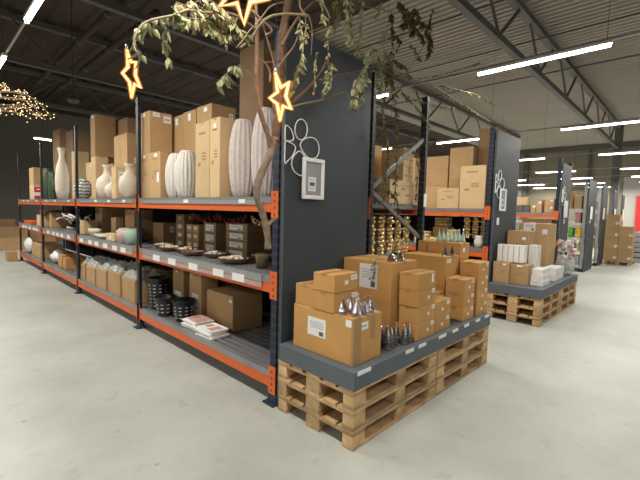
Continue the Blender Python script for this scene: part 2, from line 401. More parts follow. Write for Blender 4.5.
R5 = rack('grey shelf rack between the two narrow end panels far down', 16.45, 17.4, 2.5, 1, [(1.93, 1.9, 1.87), (1.50, 1.47, 1.44), (1.04, 1.01, .98), (.64, .61, .58), (.2, .17, .14)], holes=0, beam='lamp_white', deckm='lamp_white', rails=False, uh=2.7, brace_to=0, up='galv')
# end panels with petal outline and picture frame
PETALS = [[(.173,2.403),(.215,2.394),(.243,2.357),(.244,2.305),(.220,2.259),(.178,2.237),(.137,2.246),(.111,2.284),(.110,2.334),(.133,2.380)],
 [(.006,2.316),(.03,2.322),(.063,2.305),(.087,2.266),(.094,2.229),(.066,2.211),(.03,2.209),(.006,2.213)],
 [(.006,2.190),(.046,2.200),(.105,2.182),(.117,2.151),(.086,2.093),(.035,2.048),(.006,2.033)],
 [(.171,2.191),(.194,2.234),(.256,2.266),(.329,2.272),(.380,2.239),(.393,2.175),(.368,2.121),(.316,2.097),(.261,2.102),(.206,2.140)],
 [(.172,2.141),(.130,2.124),(.093,2.083),(.079,2.031),(.101,1.981),(.150,1.950),(.194,1.945),(.243,1.980),(.233,2.088)]]
def closed(L):
    n = len(L); out = []
    for i in range(n):
        p0, p1, p2, p3 = [Vector(L[(i+d) % n]) for d in (-1, 0, 1, 2)]
        for k in range(4):
            t_ = k/4; out.append(.5*((2*p1)+(p2-p0)*t_+(2*p0-5*p1+4*p2-p3)*t_**2+(3*p1-p0-3*p2+p3)*t_**3))
    return out
def end_panel(x0, x1, z1, label, deco=0, s_=1.0):
    t = thing('end_panel', label, 'panel', (0, 0, 0))
    MB().box(x0, 2.413, .0, x1, 2.44, z1, 'slate').build('board', t)
    MB().box(x0, 2.409, .0, x0+.012, 2.4128, z1, 'slate_deck').build('edge_strip', t)
    if deco:
        for L in PETALS:
            MB().tube([(max(x0+.004, x0+q.x), 2.4030, q.y) for q in closed(L)], .0055 if deco == 1 else .0065, 'neon_off', 6, True).build('petal_outline', t)
    return t
end_panel(2.056, 3.178, 3.10, 'tall dark slate end panel beside the tree, with white petal outline', 1)
end_panel(6.56, 7.68, 3.04, 'second tall slate end panel, behind the second pallet display', 2)
end_panel(10.88, 11.74, 2.95, 'third slate end panel, in the middle distance', 2)
end_panel(14.10, 15.36, 2.82, 'fourth slate end panel, beside the grey shelves with green and yellow goods')
end_panel(16.41, 17.50, 2.82, 'fifth slate end panel, directly behind the stacked cartons on a pallet')
end_panel(18.98, 19.75, 2.78, 'sixth narrow end panel, above the stacked cartons')
end_panel(21.26, 22.0, 2.68, 'farthest end panel at the right, before the white wall')
def frame(x, z, w_, h_, label, sheet=True):
    t = thing('picture_frame', label, 'picture frame', (x, 2.396, z)); b_ = .032
    mb = MB()
    for a in ((0, -h_/2, w_/2), ): pass
    mb.cbox(-w_/2, -.024, -h_/2, w_/2, 0, -h_/2+b_, 'white_frame', .004).cbox(-w_/2, -.024, h_/2-b_, w_/2, 0, h_/2, 'white_frame', .004)
    mb.cbox(-w_/2, -.024, -h_/2+b_, -w_/2+b_, 0, h_/2-b_, 'white_frame', .004).cbox(w_/2-b_, -.024, -h_/2+b_, w_/2, 0, h_/2-b_, 'white_frame', .004)
    mb.build('frame', t)
    MB().box(-w_/2+b_, -.010, -h_/2+b_, w_/2-b_, -.002, h_/2-b_, 'frame_back').build('backing', t)
    if sheet:
        mb = MB().box(-.06, -.013, -.105, .03, -.0105, .015, 'paper')
        mb.box(-.045, -.0145, -.06, .015, -.0132, -.03, 'ink')
        mb.box(-.04, -.0145, -.012, .01, -.0132, -.006, 'frame_back')
        mb.box(-.04, -.0145, -.085, .01, -.0132, -.08, 'frame_back')
        mb.build('inset_card', t)
frame(2.371, 1.925, .255, .345, 'white picture frame with small card, hung on the panel beside the tree')
frame(6.88, 1.92, .27, .37, 'white framed notice on the second slate panel', True)
for x, z, w_, h_, lab in ((11.25, 1.86, .33, .42, 'white framed notice on the third slate panel'), (14.5, 1.82, .33, .38, 'white notice on the fourth slate panel'), (16.72, 1.82, .33, .40, 'white notice on the fifth slate panel'), (19.25, 1.82, .33, .45, 'white notice on the sixth narrow panel'), (21.55, 1.82, .33, .5, 'white notice on the farthest panel')):
    tag(MB().cbox(x-w_/2, 2.375, z-h_/2, x+w_/2, 2.392, z+h_/2, 'paper').build('notice'), lab, 'notice')
for x, lab in ((6.76, 'small white ticket below the notice of the second panel'), (11.25, 'small white ticket below the notice of the third panel'), (14.5, 'small white ticket below the notice of the fourth panel')):
    tag(MB().box(x-.045, 2.398, 1.50, x+.045, 2.407, 1.62, 'paper').build('wall_ticket'), lab, 'ticket')

# ------------------------------------------------------------------ pallets and display platforms
def pallet_parts(t):
    mb = MB()
    for y, w_ in ((0, .145), (.1675, .12), (.3275, .145), (.5125, .12), (.655, .145)): mb.cbox(0, y, .122, 1.19, y+w_, .143, 'wood', .003)
    mb.build('deck_boards', t)
    mb = MB()
    for x in (0, .5225, 1.045): mb.cbox(x, 0, .1, x+.145, .8, .1215, 'wood_b', .003)
    mb.build('stringer_boards', t)
    for x in (0, .5225, 1.045):
        for y, w_ in ((0, .1), (.3275, .145), (.70, .1)):
            MB().cbox(x+.002, y, .0225, x+.143, y+w_, .0995, 'wood' if (x+y) != .5225 else 'wood_b', .005).build('block', t)
    for y, w_ in ((0, .1), (.3275, .145), (.70, .1)): MB().cbox(0, y, .0, 1.19, y+w_, .022, 'wood_b', .003).build('skid_board', t)
lv = ['bottom', 'middle', 'top']
P0 = None
for (X0, Y0, nm) in ((2.03, 1.60, 'near display'), (6.43, 1.597, 'second display')):
    for c in range(2):
        for k in range(3):
            lab = 'wooden pallet, %s of the %s stack under the %s' % (lv[k], ('left' if c == 0 else 'right'), nm)
            j = random.uniform(-.008, .008)
            loc = (X0+c*1.203+abs(j), Y0+random.uniform(0, .006), k*.1438)
            if P0 is None: P0 = thing('wooden_pallet', lab, 'pallet', loc, 0, 'pallets under the displays'); pallet_parts(P0)
            else: dup(P0, loc, 0, lab)
    t = thing('display_platform', 'slate grey display platform on the %s pallets' % ('near' if X0 < 4 else 'second'), 'platform', (X0-.006, Y0-.006, .432))
    mb = MB(); mb.cbox(0, 0, 0, 2.412, .79, .134, 'slate_deck', .004); mb.build('platform_body', t)
    if X0 < 4:
        for xx, ww in ((.03, .15), (.64, .12), (.84, .12), (1.19, .14), (1.46, .12), (1.72, .11), (2.0, .11), (2.24, .12)): MB().box(xx, -.004, .104, xx+ww, -.0005, .133, 'paper').build('price_ticket', t)

# ------------------------------------------------------------------ cartons
def carton(lab, b, m='card', st=(), tape='t', group=None, cat='box', rz=0, prn=0, name='cardboard_box'):
    x0, y0, z0, x1, y1, z1 = b; z0 += .001
    t = thing(name, lab, cat, (x0, y0, z0), rz, group)
    X, Y, Z = x1-x0, y1-y0, z1-z0
    mb = MB(); mb.cbox(0, 0, 0, X, Y, Z, m, .005)
    along_y = Y >= X
    if along_y: mb.box(X/2-.0015, .006, Z, X/2+.0015, Y-.006, Z+.0006, 'seam')
    else: mb.box(.006, Y/2-.0015, Z, X-.006, Y/2+.0015, Z+.0006, 'seam')
    if prn:      # faint printed blocks on the end faces
        for q in range(3): mb.box(-.0008, Y*.25, Z*(.50+q*.04), 0, Y*.55, Z*(.52+q*.04), 'print')
        mb.box(-.0008, Y*.3, Z*.84, 0, Y*.75, Z*.87, 'print').box(-.0008, Y*.62, Z*.42, 0, Y*.8, Z*.47, 'print')
    if prn == 2:
        mb.box(X*.12, -.0008, Z*.78, X*.88, 0, Z*.80, 'print').box(X*.15, -.0008, Z*.35, X*.4, 0, Z*.42, 'print').box(X*.15, -.0008, Z*.47, X*.4, 0, Z*.5, 'print').box(X*.6, -.0008, Z*.35, X*.8, 0, Z*.42, 'print')
        mb.box(X*.44, -.0008, Z*.6, X*.56, 0, Z*.70, 'print')
    mb.build('carton_body', t)
    if tape:
        mb = MB(); tw = min(.024, X*.2, Y*.2); h_ = min(.022, Z*.3)
        if along_y: mb.box(X/2-tw, -.001, Z+.0006, X/2+tw, Y+.001, Z+.0016, 'tape').box(X/2-tw, -.0012, Z-h_, X/2+tw, -.0002, Z+.0016, 'tape')
        else: mb.box(-.001, Y/2-tw, Z+.0006, X+.001, Y/2+tw, Z+.0016, 'tape').box(-.0012, Y/2-tw, Z-h_, -.0002, Y/2+tw, Z+.0016, 'tape')
        mb.build('packing_tape', t)
    for f, u, v, a, h in st:       # stickers: face, position across and up (fractions), size in metres
        mb = MB()
        if f == 'x':
            yc = Y*(1-u); mb.box(-.002, yc-a/2, Z*v-h/2, -.0005, yc+a/2, Z*v+h/2, 'paper')
            if a > .09:
                for q in range(4): mb.box(-.0028, yc-a*.38, Z*v-h*.05+q*h*.1, -.002, yc+a*.36, Z*v-h*.02+q*h*.1, 'frame_back')
                mb.box(-.0028, yc-a*.38, Z*v-h*.42, -.002, yc-a*.15, Z*v-h*.2, 'ink')
        else:
            xc = X*u; mb.box(xc-a/2, -.002, Z*v-h/2, xc+a/2, -.0005, Z*v+h/2, 'paper')
            if a > .05: mb.box(xc-a*.35, -.0028, Z*v-h*.1, xc+a*.3, -.002, Z*v+h*.1, 'frame_back')
        mb.build('shipping_label', t)
    return t
tagy = [('y', .80, .80, .055, .035), ('y', .45, .45, .03, .03)]
# near display
carton('big orange-brown carton at the front corner of the near display', (2.09, 1.667, .566, 2.425, 2.29, .909), 'card_o', [('x', .42, .60, .19, .14), ('x', .93, .88, .06, .05), ('y', .35, .80, .09, .055)], prn=0)
for q in sc.objects:
    if q.name == 'cardboard_box':
        MB().box(-.0015, -.0022, .0, .085, -.0008, .342, 'tape').box(-.0022, -.002, .0, -.0008, .02, .342, 'tape').build('corner_tape', q)
        MB().box(.20, -.0022, .16, .25, -.0008, .343, 'tape').build('packing_tape', q)
carton('small carton at the left on top of the big front carton', (2.10, 2.076, .909, 2.36, 2.285, 1.075), 'card_o')
carton('small carton lying directly on the big front carton, lower of two', (2.083, 1.854, .909, 2.35, 2.07, 1.058), 'card_o', [('y', .88, .75, .06, .035), ('y', .6, .5, .03, .025)])
carton('small carton crowning the pile on the big front carton', (2.078, 1.85, 1.059, 2.35, 2.066, 1.195), 'card_o', [('y', .82, .74, .07, .035), ('y', .5, .5, .04, .03)])
carton('large carton under the tall labelled one, behind the front carton', (2.82, 1.86, .566, 3.24, 2.40, .905), 'card_o')
carton('large carton with a big white shipping label, against the slate panel', (2.82, 1.86, .906, 3.24, 2.40, 1.222), 'card_o', [('x', .55, .55, .20, .22)], prn=0)
nm4 = ['bottom', 'second from bottom', 'third from bottom', 'top']
for k, (a, b_) in enumerate(((.566, .708), (.708, .855), (.855, 1.000), (1.000, 1.146))):
    j = (.0, .006, -.004, -.008)[k]
    carton('small carton, %s of the front centre stack of four, near display' % nm4[k], (2.912+j, 1.648, a, 3.225+j, 1.832, b_), 'card_o', [('y', .80, .62, .035, .08)] if k == 3 else [('y', .86, .84, .055, .035), ('y', .6, .5, .028, .028)], group='stacked small cartons on the near display')
for k, (a, b_) in enumerate(((.566, .703), (.703, .852))):
    carton('small carton, %s of the two right of the front centre stack' % ('lower', 'upper')[k], (3.25, 1.657, a, 3.56, 1.95, b_), 'card_o', tagy, group='stacked small cartons on the near display')
carton('small carton peeking out behind the stack of two', (3.62, 1.86, .566, 3.82, 2.02, .86), 'card_o', tagy)
for k, (a, b_) in enumerate(((.566, .703), (.703, .842), (.842, .995))):
    carton('small carton, %s of the stack of three on the near display' % ('bottom', 'middle', 'top')[k], (3.83, 1.648, a, 4.085, 1.853, b_), 'card_o', tagy, group='stacked small cartons on the near display')
for k, (a, b_) in enumerate(((.566, .712), (.712, .857), (.857, 1.0), (1.0, 1.145))):
    carton('small carton, %s of the right end stack of four, near display' % nm4[k], (4.145, 1.64, a, 4.43, 1.85, b_), 'card_o', tagy, group='stacked small cartons on the near display')
carton('wide carton below the long carton in the middle of the near display', (3.84, 1.87, .566, 4.165, 2.40, .89), 'card_o')
carton('long open-topped carton in the middle of the near display, two glass trees on it', (3.84, 1.87, .891, 4.165, 2.40, 1.205), 'card_o', [('y', .25, .86, .09, .04)])
carton('carton at the back right of the near display, lowest of three', (4.19, 1.875, .566, 4.43, 2.28, .86), 'card_o')
carton('carton at the back right, under the one carrying pale green trees', (4.19, 1.875, .861, 4.43, 2.28, 1.14), 'card_o', [('y', .5, .5, .05, .04)])
carton('top carton at the back right, carrying pale green glass trees', (4.19, 1.875, 1.141, 4.43, 2.28, 1.335), 'card_o', [('y', .4, .6, .05, .05)])
carton('lower carton left of the back right pile', (4.19, 2.29, .566, 4.43, 2.40, .95), 'card_o')
carton('upper carton left of the back right pile', (4.19, 2.29, .951, 4.43, 2.40, 1.333), 'card_o')
# second display
carton('tan carton at the left end of the second display', (6.60, 2.13, .566, 7.0, 2.38, .905), 'card', [('x', .7, .9, .05, .03)], prn=1)
carton('tan carton left of the white packages on the second display', (6.66, 1.86, .566, 6.95, 2.125, .885), 'card', [('x', .5, .93, .08, .03)], prn=1)
for k in range(3):
    j = (-.0, .02, .05)[k]
    t = carton('white wrapped package, %s of the left pile on the second display' % ('bottom', 'middle', 'top')[k], (6.74+j, 1.67+k*.01, .566+k*.088, 7.15+j, 1.85, .652+k*.088), 'card_w', [], None, 'white wrapped packages on the second display', 'package', name='wrapped_package')
    j = (.0, .03)[min(k, 1)]
    if k < 2: carton('white wrapped package, %s of the right pile on the second display' % ('lower', 'upper')[k], (7.5+j, 1.67, .566+k*.11, 8.05+j, 1.88, .674+k*.11), 'card_w', [], None, 'white wrapped packages on the second display', 'package', name='wrapped_package')
carton('tall plain carton behind the white packages, left', (7.22, 2.05, .566, 7.66, 2.39, 1.40), 'card', [('x', .8, .85, .06, .05)])
carton('very large carton at the back of the second display', (7.9, 1.93, .566, 8.5, 2.40, 1.53), 'card', [('x', .35, .93, .20, .14), ('x', .9, .85, .08, .09)])
carton('tall carton right of the very large one on the second display', (8.52, 2.05, .566, 8.80, 2.38, 1.46), 'card_l', [])
for k in range(5):
    yy = 2.36 - k*.085
    carton('slim white boxed item on the tan cartons, number %s from the left' % ('one two three four five'.split()[k]), (6.70, yy-.075, .907 if yy-.075 > 2.146 else .907, 6.86, yy, 1.185), 'card_w', [], None, 'slim white boxes on the second display', name='gift_box')
carton('white printed box on top between the tall cartons', (7.24, 1.90, .566, 7.45, 2.04, 1.17), 'card_w', [('x', .5, .5, .05, .1)], None, name='gift_box')
# rack 1, top shelf
T = 1.763
def S(u, v, a=.05, h=.04, f='y'): return (f, u, v, a, h)
carton('carton below the tall one at the left end of the first shelf bay', (2.13, 5.17, T, 2.41, 5.49, 2.35), 'card', [('x', .5, .93, .05, .04)], prn=1)
R1TOP = 'cartons along the top shelf of the long rack'
carton('tall carton beside the first white ribbed vase, label on its edge', (2.13, 4.85, T, 2.41, 5.162, 2.345), 'card', [('x', .6, .93, .08, .04), ('x', .8, .45, .06, .12)], prn=1, group=R1TOP)
carton('squarish carton on top, at the left end of the first shelf bay', (2.15, 5.21, 2.352, 2.455, 5.56, 2.90), 'card', [('x', .5, .93, .08, .05), ('y', .3, .93, .09, .05), ('y', .78, .85, .10, .09)])
carton('tall narrow carton behind the ribbed vases, left one', (2.5, 4.99, T, 2.75, 5.34, 2.885), 'card', [('x', .5, .93, .07, .09)], group=R1TOP)
carton('tall narrow carton behind the ribbed vases, right one', (2.5, 4.645, T, 2.77, 4.98, 2.90), 'card', [('x', .5, .93, .07, .09)], group=R1TOP)
carton('tall printed carton left of the striped vases, left of the pair', (2.12, 3.655, T, 2.50, 3.95, 2.55), 'card_l', [], prn=1, group=R1TOP)
carton('tall printed carton directly left of the big striped vases', (2.12, 3.46, T, 2.50, 3.648, 2.56), 'card_l', [('x', .5, .9, .05, .05)], prn=1, group=R1TOP)
carton('carton raised behind the printed pair, lower of two', (2.5, 4.27, T, 2.84, 4.62, 2.35), 'card')
carton('carton peeking above the printed pair of tall cartons', (2.5, 4.27, 2.352, 2.84, 4.62, 2.91), 'card', [('x', .6, .9, .08, .05), ('y', .8, .8, .06, .06)])
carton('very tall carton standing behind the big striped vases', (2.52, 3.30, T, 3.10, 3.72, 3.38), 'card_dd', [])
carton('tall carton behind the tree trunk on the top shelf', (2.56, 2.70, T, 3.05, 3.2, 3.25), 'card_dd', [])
carton('wide carton darkened for shade, high up in the second shelf bay', (2.3, 7.95, 2.55, 2.66, 8.2, 3.30), 'card_d', [('x', .5, .95, .06, .05)])  # darker card puts the shade of its near side into the colour
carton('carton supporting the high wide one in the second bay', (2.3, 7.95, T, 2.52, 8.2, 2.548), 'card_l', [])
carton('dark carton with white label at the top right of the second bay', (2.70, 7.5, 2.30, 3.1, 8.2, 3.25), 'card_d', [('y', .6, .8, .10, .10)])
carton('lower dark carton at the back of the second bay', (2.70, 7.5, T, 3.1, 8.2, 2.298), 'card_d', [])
carton('slim upright carton in the second bay, left one', (2.46, 7.16, T, 2.68, 7.46, 2.86), 'card', [], group=R1TOP)
carton('slim upright carton in the second bay, right one', (2.46, 6.85, T, 2.75, 7.15, 2.86), 'card', [('y', .5, .6, .07, .09)], group=R1TOP)
carton('labelled carton just left of the first rack post, rear one', (2.41, 5.93, T, 2.7, 6.19, 2.38), 'card', [S(.3, .9, .08, .07, 'x')], group=R1TOP)
carton('labelled carton just left of the first rack post, front one', (2.36, 5.66, T, 2.7, 5.915, 2.375), 'card', [S(.4, .9, .08, .07, 'x')], group=R1TOP)
carton('light carton between the two cream bottle vases', (2.14, 6.43, T, 2.42, 6.61, 2.26), 'card_l', [S(.3, .75, .09, .09)], group=R1TOP)
carton('carton behind the round cream bottle vase', (2.45, 7.5, T, 2.68, 7.78, 2.40), 'card', [], group=R1TOP)
carton('carton right of the striped round vase, upper shelf', (2.43, 8.42, T, 2.65, 9.0, 2.50), 'card_l', [S(.5, .9, .05, .05, 'x')], group=R1TOP)
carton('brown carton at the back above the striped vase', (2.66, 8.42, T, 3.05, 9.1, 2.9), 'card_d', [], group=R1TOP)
carton('tall carton raised behind the cactus figures, upper one', (2.5, 11.35, 2.35, 3.0, 12.0, 3.50), 'card_d', [])  # shaded near side imitated by a darker card all over
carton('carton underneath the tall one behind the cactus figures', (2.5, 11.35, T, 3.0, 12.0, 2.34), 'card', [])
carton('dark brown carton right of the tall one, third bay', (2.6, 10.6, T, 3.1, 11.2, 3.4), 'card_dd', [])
carton('slim carton directly right of the tall cream vase', (2.35, 9.42, T, 2.6, 9.70, 2.78), 'card_l', [], group=R1TOP)
carton('small carton at the far end of the top shelf, lower one', (2.2, 12.75, T, 2.5, 13.3, 2.17), 'card_l', [])
carton('small carton at the far end of the top shelf, upper one', (2.2, 12.75, 2.171, 2.5, 13.3, 2.62), 'card', [])
t = thing('price_sign', 'red and white sign card at the far end of the top shelf', 'sign', (2.12, 12.3, T))
mb = MB().box(0, 0, 0, .23, .02, .34, 'paper').box(.01, -.003, .19, .22, -.0005, .33, 'red').box(.01, -.003, .01, .22, -.0005, .10, 'red').box(.06, -.005, .25, .17, -.0031, .28, 'paper'); mb.build('sign_card', t)
# rack 1, middle shelf
Z1 = 1.103
carton('wide dark carton with two square labels, middle shelf', (2.5, 5.6, Z1, 2.95, 5.95, 1.42), 'card_d', [S(.3, .7, .07, .09), S(.75, .7, .07, .09)])
R1M = 'small cartons stacked on the middle shelf of the long rack'
for k in range(4): carton('small carton, %s of the leftmost stack of four behind the wicker bowls' % nm4[k], (2.55, 5.06, Z1+k*.115, 2.80, 5.30, Z1+k*.115+.113), 'card_d', [S(.5, .5, .1, .05, 'x'), S(.4, .6, .06, .05)], None, R1M)
for c in range(2):
    for k in range(3): carton('small carton, %s in the %s column of the double stack behind the bowls' % (('bottom', 'middle', 'top')[k], ('left', 'right')[c]), (2.55, 4.83-c*.17, Z1+k*.11, 2.80, 4.99-c*.17, Z1+k*.11+.108), 'card', [S(.5, .6, .08, .045, 'x')], None, R1M)
for k in range(3): carton('dark-sided small carton, %s of the three in mid shelf' % ('bottom', 'middle', 'top')[k], (2.5, 4.16, Z1+k*.125, 2.82, 4.44, Z1+k*.125+.123), 'card_d', [S(.5, .5, .18, .08, 'x')], None, R1M)
for k in range(4): carton('small carton, %s of the stack of four nearest the tree' % nm4[k], (2.5, 3.52, Z1+k*.098, 2.92, 3.94, Z1+k*.098+.096), 'card_d', [S(.5, .5, .26, .06, 'x')], None, R1M)
carton('large dark carton at the back of the second bay, middle shelf', (2.5, 8.3, Z1, 3.05, 8.7, 1.61), 'card_d', [])
carton('small pale carton left on the middle shelf, second bay', (2.2, 8.28, Z1, 2.42, 8.6, 1.36), 'card_l', [])
carton('flat light carton beside the pink and green jars', (2.1, 6.42, Z1, 2.3, 6.78, 1.22), 'card_l', [S(.5, .5, .08, .05, 'x')])
carton('slim carton behind the wooden tray', (2.42, 7.3, Z1, 2.55, 7.54, 1.45), 'card_l', [])
carton('carton above the jars, left of the first rack post', (2.45, 6.55, Z1, 2.75, 6.95, 1.60), 'card', [])
carton('brown carton on the middle shelf left of the driftwood', (2.2, 10.9, Z1, 2.6, 11.1, 1.45), 'card', [])
carton('small carton at the far end of the middle shelf, rear', (2.4, 12.6, Z1, 2.8, 13.2, 1.50), 'card', [])
carton('small carton at the far end of the middle shelf, front', (2.15, 11.8, Z1, 2.38, 12.2, 1.38), 'card_l', [])
tag(MB().cbox(2.1, 12.6, Z1+.001, 2.35, 13.6, Z1+.09, 'orange').build('shallow_tray'), 'orange shallow tray at the far end of the middle shelf', 'tray')
# rack 1, bottom shelf
Z0 = .283
carton('tall carton with a white label at its foot, left of the pair', (2.33, 4.64, Z0, 2.60, 4.93, .88), 'card_d', [S(.5, .3, .16, .22, 'x'), S(.4, .92, .05, .03, 'x')])
carton('tall carton with a white label at its foot, right of the pair', (2.37, 4.27, Z0, 2.6, 4.56, .86), 'card', [S(.5, .35, .16, .22, 'x'), S(.2, .92, .04, .03, 'x')])
carton('dark carton at the back behind the tall labelled pair', (2.75, 4.2, Z0, 3.1, 4.9, .87), 'card_d', [])
carton('large brown carton alone on the bottom shelf near the pallets', (2.39, 3.615, Z0, 2.80, 4.17, .69), 'card', [S(.92, .85, .05, .035, 'x')])
carton('carton behind the paper sacks on the bottom shelf', (2.6, 6.2, Z0, 3.0, 7.0, .6), 'card_d', [])
carton('brown carton on the bottom shelf right of the white plastic bag', (2.15, 9.46, Z0, 2.5, 9.7, .53), 'card_o', [])
carton('brown carton on the bottom shelf, nearest the white plastic bag', (2.15, 9.8, Z0, 2.5, 10.1, .56), 'card_o', [])
carton('large plain carton at the far end of the bottom shelf', (2.12, 11.7, Z0, 2.6, 12.75, .63), 'card', [])
# rack 1b
carton('printed grey-brown carton seen through the open rack end', (3.84, 2.60, T, 4.415, 3.0, 2.045), 'card_l', [], prn=2)
carton('small light carton on top of the printed one, open rack end', (4.14, 2.62, 2.046, 4.41, 2.95, 2.22), 'card_l', [], prn=2)
carton('topmost light carton in the open rack end', (4.14, 2.62, 2.221, 4.41, 2.95, 2.45), 'card_l', [], prn=2)
carton('large tan carton behind the printed ones, open rack end', (3.7, 3.05, T, 4.3, 3.55, 2.52), 'card', [])
carton('added dark carton blocking the middle shelf behind the gold strings', (3.36, 3.0, Z1, 4.36, 4.2, 1.62), 'card_d', [])  # carton added to block the view and keep the background dark
carton('dark carton at the left inside the open rack end', (3.40, 2.75, T, 3.70, 3.1, 2.0), 'card_d', [])
carton('wide carton deeper in the open rack, upper level', (3.4, 4.3, T, 4.3, 5.2, 2.9), 'card_d', [])
# rack 2 top
R2T = 'cartons on the top shelf of the second rack'
carton('tall pale carton next to the second slate panel', (6.60, 2.58, T, 6.9, 3.02, 2.49), 'card_l', [], prn=1, group=R2T)
carton('squat pale carton beside the tall pale one, second rack', (6.62, 3.04, T, 6.93, 3.45, 2.12), 'card_l', [], prn=1, group=R2T)
carton('small carton under the high one, second rack', (6.95, 2.96, T, 7.3, 3.40, 2.30), 'card', [], group=R2T)
carton('high carton standing behind the squat pale one', (6.95, 2.96, 2.301, 7.3, 3.40, 2.88), 'card', [], group=R2T)
carton('tall dark brown carton close to the top of the second slate panel', (7.1, 2.6, T, 7.5, 2.94, 3.2), 'card_d', [], group=R2T)
carton('lower carton at the left of the second rack, stack end', (7.0, 3.45, T, 7.4, 3.95, 2.2), 'card', [], group=R2T)
carton('middle carton at the left of the second rack, stack end', (7.0, 3.45, 2.201, 7.4, 3.95, 2.76), 'card', [], group=R2T)
carton('tall carton farthest left on the second rack', (6.95, 4.0, T, 7.4, 4.5, 2.75), 'card_d', [], group=R2T)
# rack 3 top
for k, (a, b_, zt, zz_, m) in enumerate(((3.2, 3.46, 2.16, 1.95, 'card_l'), (3.00, 3.12, 1.95, T, 'card'), (2.87, 2.99, 2.08, T, 'card'), (2.58, 2.80, 1.92, T, 'card'), (2.58, 2.80, 2.10, 1.921, 'card'), (2.83, 2.86, 1.9, T, 'card'))):
    if k == 5: continue
    carton(['pale square carton at the left on the third rack', 'slim carton with white label on the third rack', 'upright carton in the middle of the third rack', 'lower carton next to the third slate panel', 'upper carton next to the third slate panel'][k], (11.0, a, zz_, 11.3, b_, zt), m, [S(.7, .8, .06, .05, 'x')] if k else [], group='cartons on the third rack')
for a, lab in ((3.30, 'dark grey crate under the pale square carton'), (3.14, 'dark grey crate right of its twin on the third rack')):
    t = tag(MB().cbox(10.98, a, T+.001, 11.25, a+.15, T+.17, 'ink').build('storage_crate'), lab, 'crate')
carton('large carton below the orange beam of the third rack', (10.98, 2.6, 1.103, 11.6, 3.3, 1.60), 'card', [S(.4, .7, .15, .1, 'x')])
carton('large carton on the bottom shelf of the third rack', (10.98, 2.6, .283, 11.6, 3.3, .90), 'card', [])
# far cartons on a pallet
t = dup(P0, (17.55, 1.60, 0), radians(0), 'single wooden pallet far away under brown cartons'); t['group'] = 'far pallet'; del t['group']
for c, n in ((0, 4), (1, 3)):
    for k in range(n):
        ya = 2.02 - c*.41
        carton('brown carton, %s of the %s column on the far pallet' % (nm4[k], ('left', 'right')[c]), (17.56, ya, .145+k*.415, 18.2, ya+.40, .145+k*.415+.413), 'card', [S(.85, .25, .1, .09, 'x')], group='cartons on the far pallet', )
# stacked grey crates beyond
for k in range(6):
    tag(MB().cbox(19.2, 1.45, .02+k*.2, 20.0, 2.25, .16+k*.2, 'grey_plastic').box(19.25, 1.5, .0+k*.2, 19.95, 2.2, .03+k*.2, 'whitewash').build('plastic_crate'), 'grey plastic crate, number %s from the floor in the far stack' % ('one two three four five six'.split()[k]), 'crate', 'grey crates in the far stack')
# coloured goods on rack 4 and 5
def goods(x, y, z, w_, h_, m, lab, nm='storage_tub', cat='tub'):
    tag(MB().cbox(x, y, z+.003, x+.35, y+w_, z+h_, m, .02).cbox(x-.008, y-.008, z+h_-.03, x+.358, y+w_+.008, z+h_, m, .008).build(nm), lab, cat)
goods(14.2, 2.60, 1.50, .14, .33, 'pink', 'pink and white patterned box on the grey shelves'); goods(14.2, 2.78, 1.04, .12, .3, 'green_plastic', 'bright green tub on the grey shelves'); goods(14.2, 2.56, 1.04, .12, .3, 'yellow_plastic', 'bright yellow tub on the grey shelves')
goods(14.2, 2.56, .64, .12, .2, 'card_l', 'pale box right on the lower grey shelf'); goods(14.2, 2.72, .64, .12, .22, 'card', 'tan box left on the lower grey shelf'); goods(14.2, 2.6, 1.93, .2, .4, 'card_l', 'pale tan carton on top of the grey shelves'); goods(14.2, 2.84, 1.93, .12, .55, 'card', 'taller tan carton on top of the grey shelves')
goods(14.2, 2.56, .2, .12, .3, 'grey_plastic', 'grey tub on the lowest grey shelf')
for z, m in ((1.93, 'card_l'), (1.50, 'whitewash'), (1.04, 'card'), (.64, 'card_l')): goods(16.5, 2.57, z, .18, .3, m, 'small carton on the far shelf at %s' % {1.93: 'the top', 1.50: 'the second level', 1.04: 'the third level', .64: 'the fourth level'}[z], 'small_carton', 'box')
# cartons along the far left wall
for k, (x, y, w_, h_, lab) in enumerate(((1.9, 17.2, .9, .42, 'carton on the floor beyond the end of the long rack'), (1.0, 18.6, 1.0, .62, 'large carton on the floor at the far left'), (2.05, 19.0, 1.0, .75, 'tall carton on the floor against the far left boxes'), (.2, 20.2, 1.4, .8, 'carton farthest left on the floor by the dark wall'), (3.2, 19.6, .9, .9, 'carton on the floor behind the rack end'), (1.7, 20.6, 1.2, 1.0, 'highest carton on the floor near the dark wall'))):
    carton(lab, (x, y, 0, x+w_, y+.7, h_), 'card_d', [])
carton('small box on the floor at the foot of the far rack end', (1.75, 13.9, 0, 1.98, 14.3, .28), 'card')

# ------------------------------------------------------------------ vases and ceramics on the top shelf
def vase(lab, x, y, z, prof, m, nm='vase', n=28, ribs=0, depth=0, sx=1, sy=1, jit=0, group=None):
    o = MB().lathe([(r, h) for r, h in prof], m, (0,0,0), n, ribs, depth, sx, sy, jit).build(nm); o.location = (x, y, z+.001)
    return tag(o, lab, 'vase', group)
def prof_barrel(R, H, b=.62, t_=.5, k=14):
    out = []
    for i in range(k+1):
        u_ = i/k; f_ = (b if u_ < .5 else t_) + (1-(b if u_ < .5 else t_))*sin(pi*u_)**.65
        out.append((R*f_, H*u_))
    return out + [(R*t_*.8, H), (R*t_*.7, H*.9)]
T2 = T
vase('white ribbed barrel vase, left of the small pair', 2.27, 4.70, T, prof_barrel(.128, .55), 'white_cer', n=80, ribs=18, depth=.06)
vase('white ribbed barrel vase, right of the small pair', 2.26, 4.41, T, prof_barrel(.132, .56), 'white_cer', n=80, ribs=18, depth=.06)
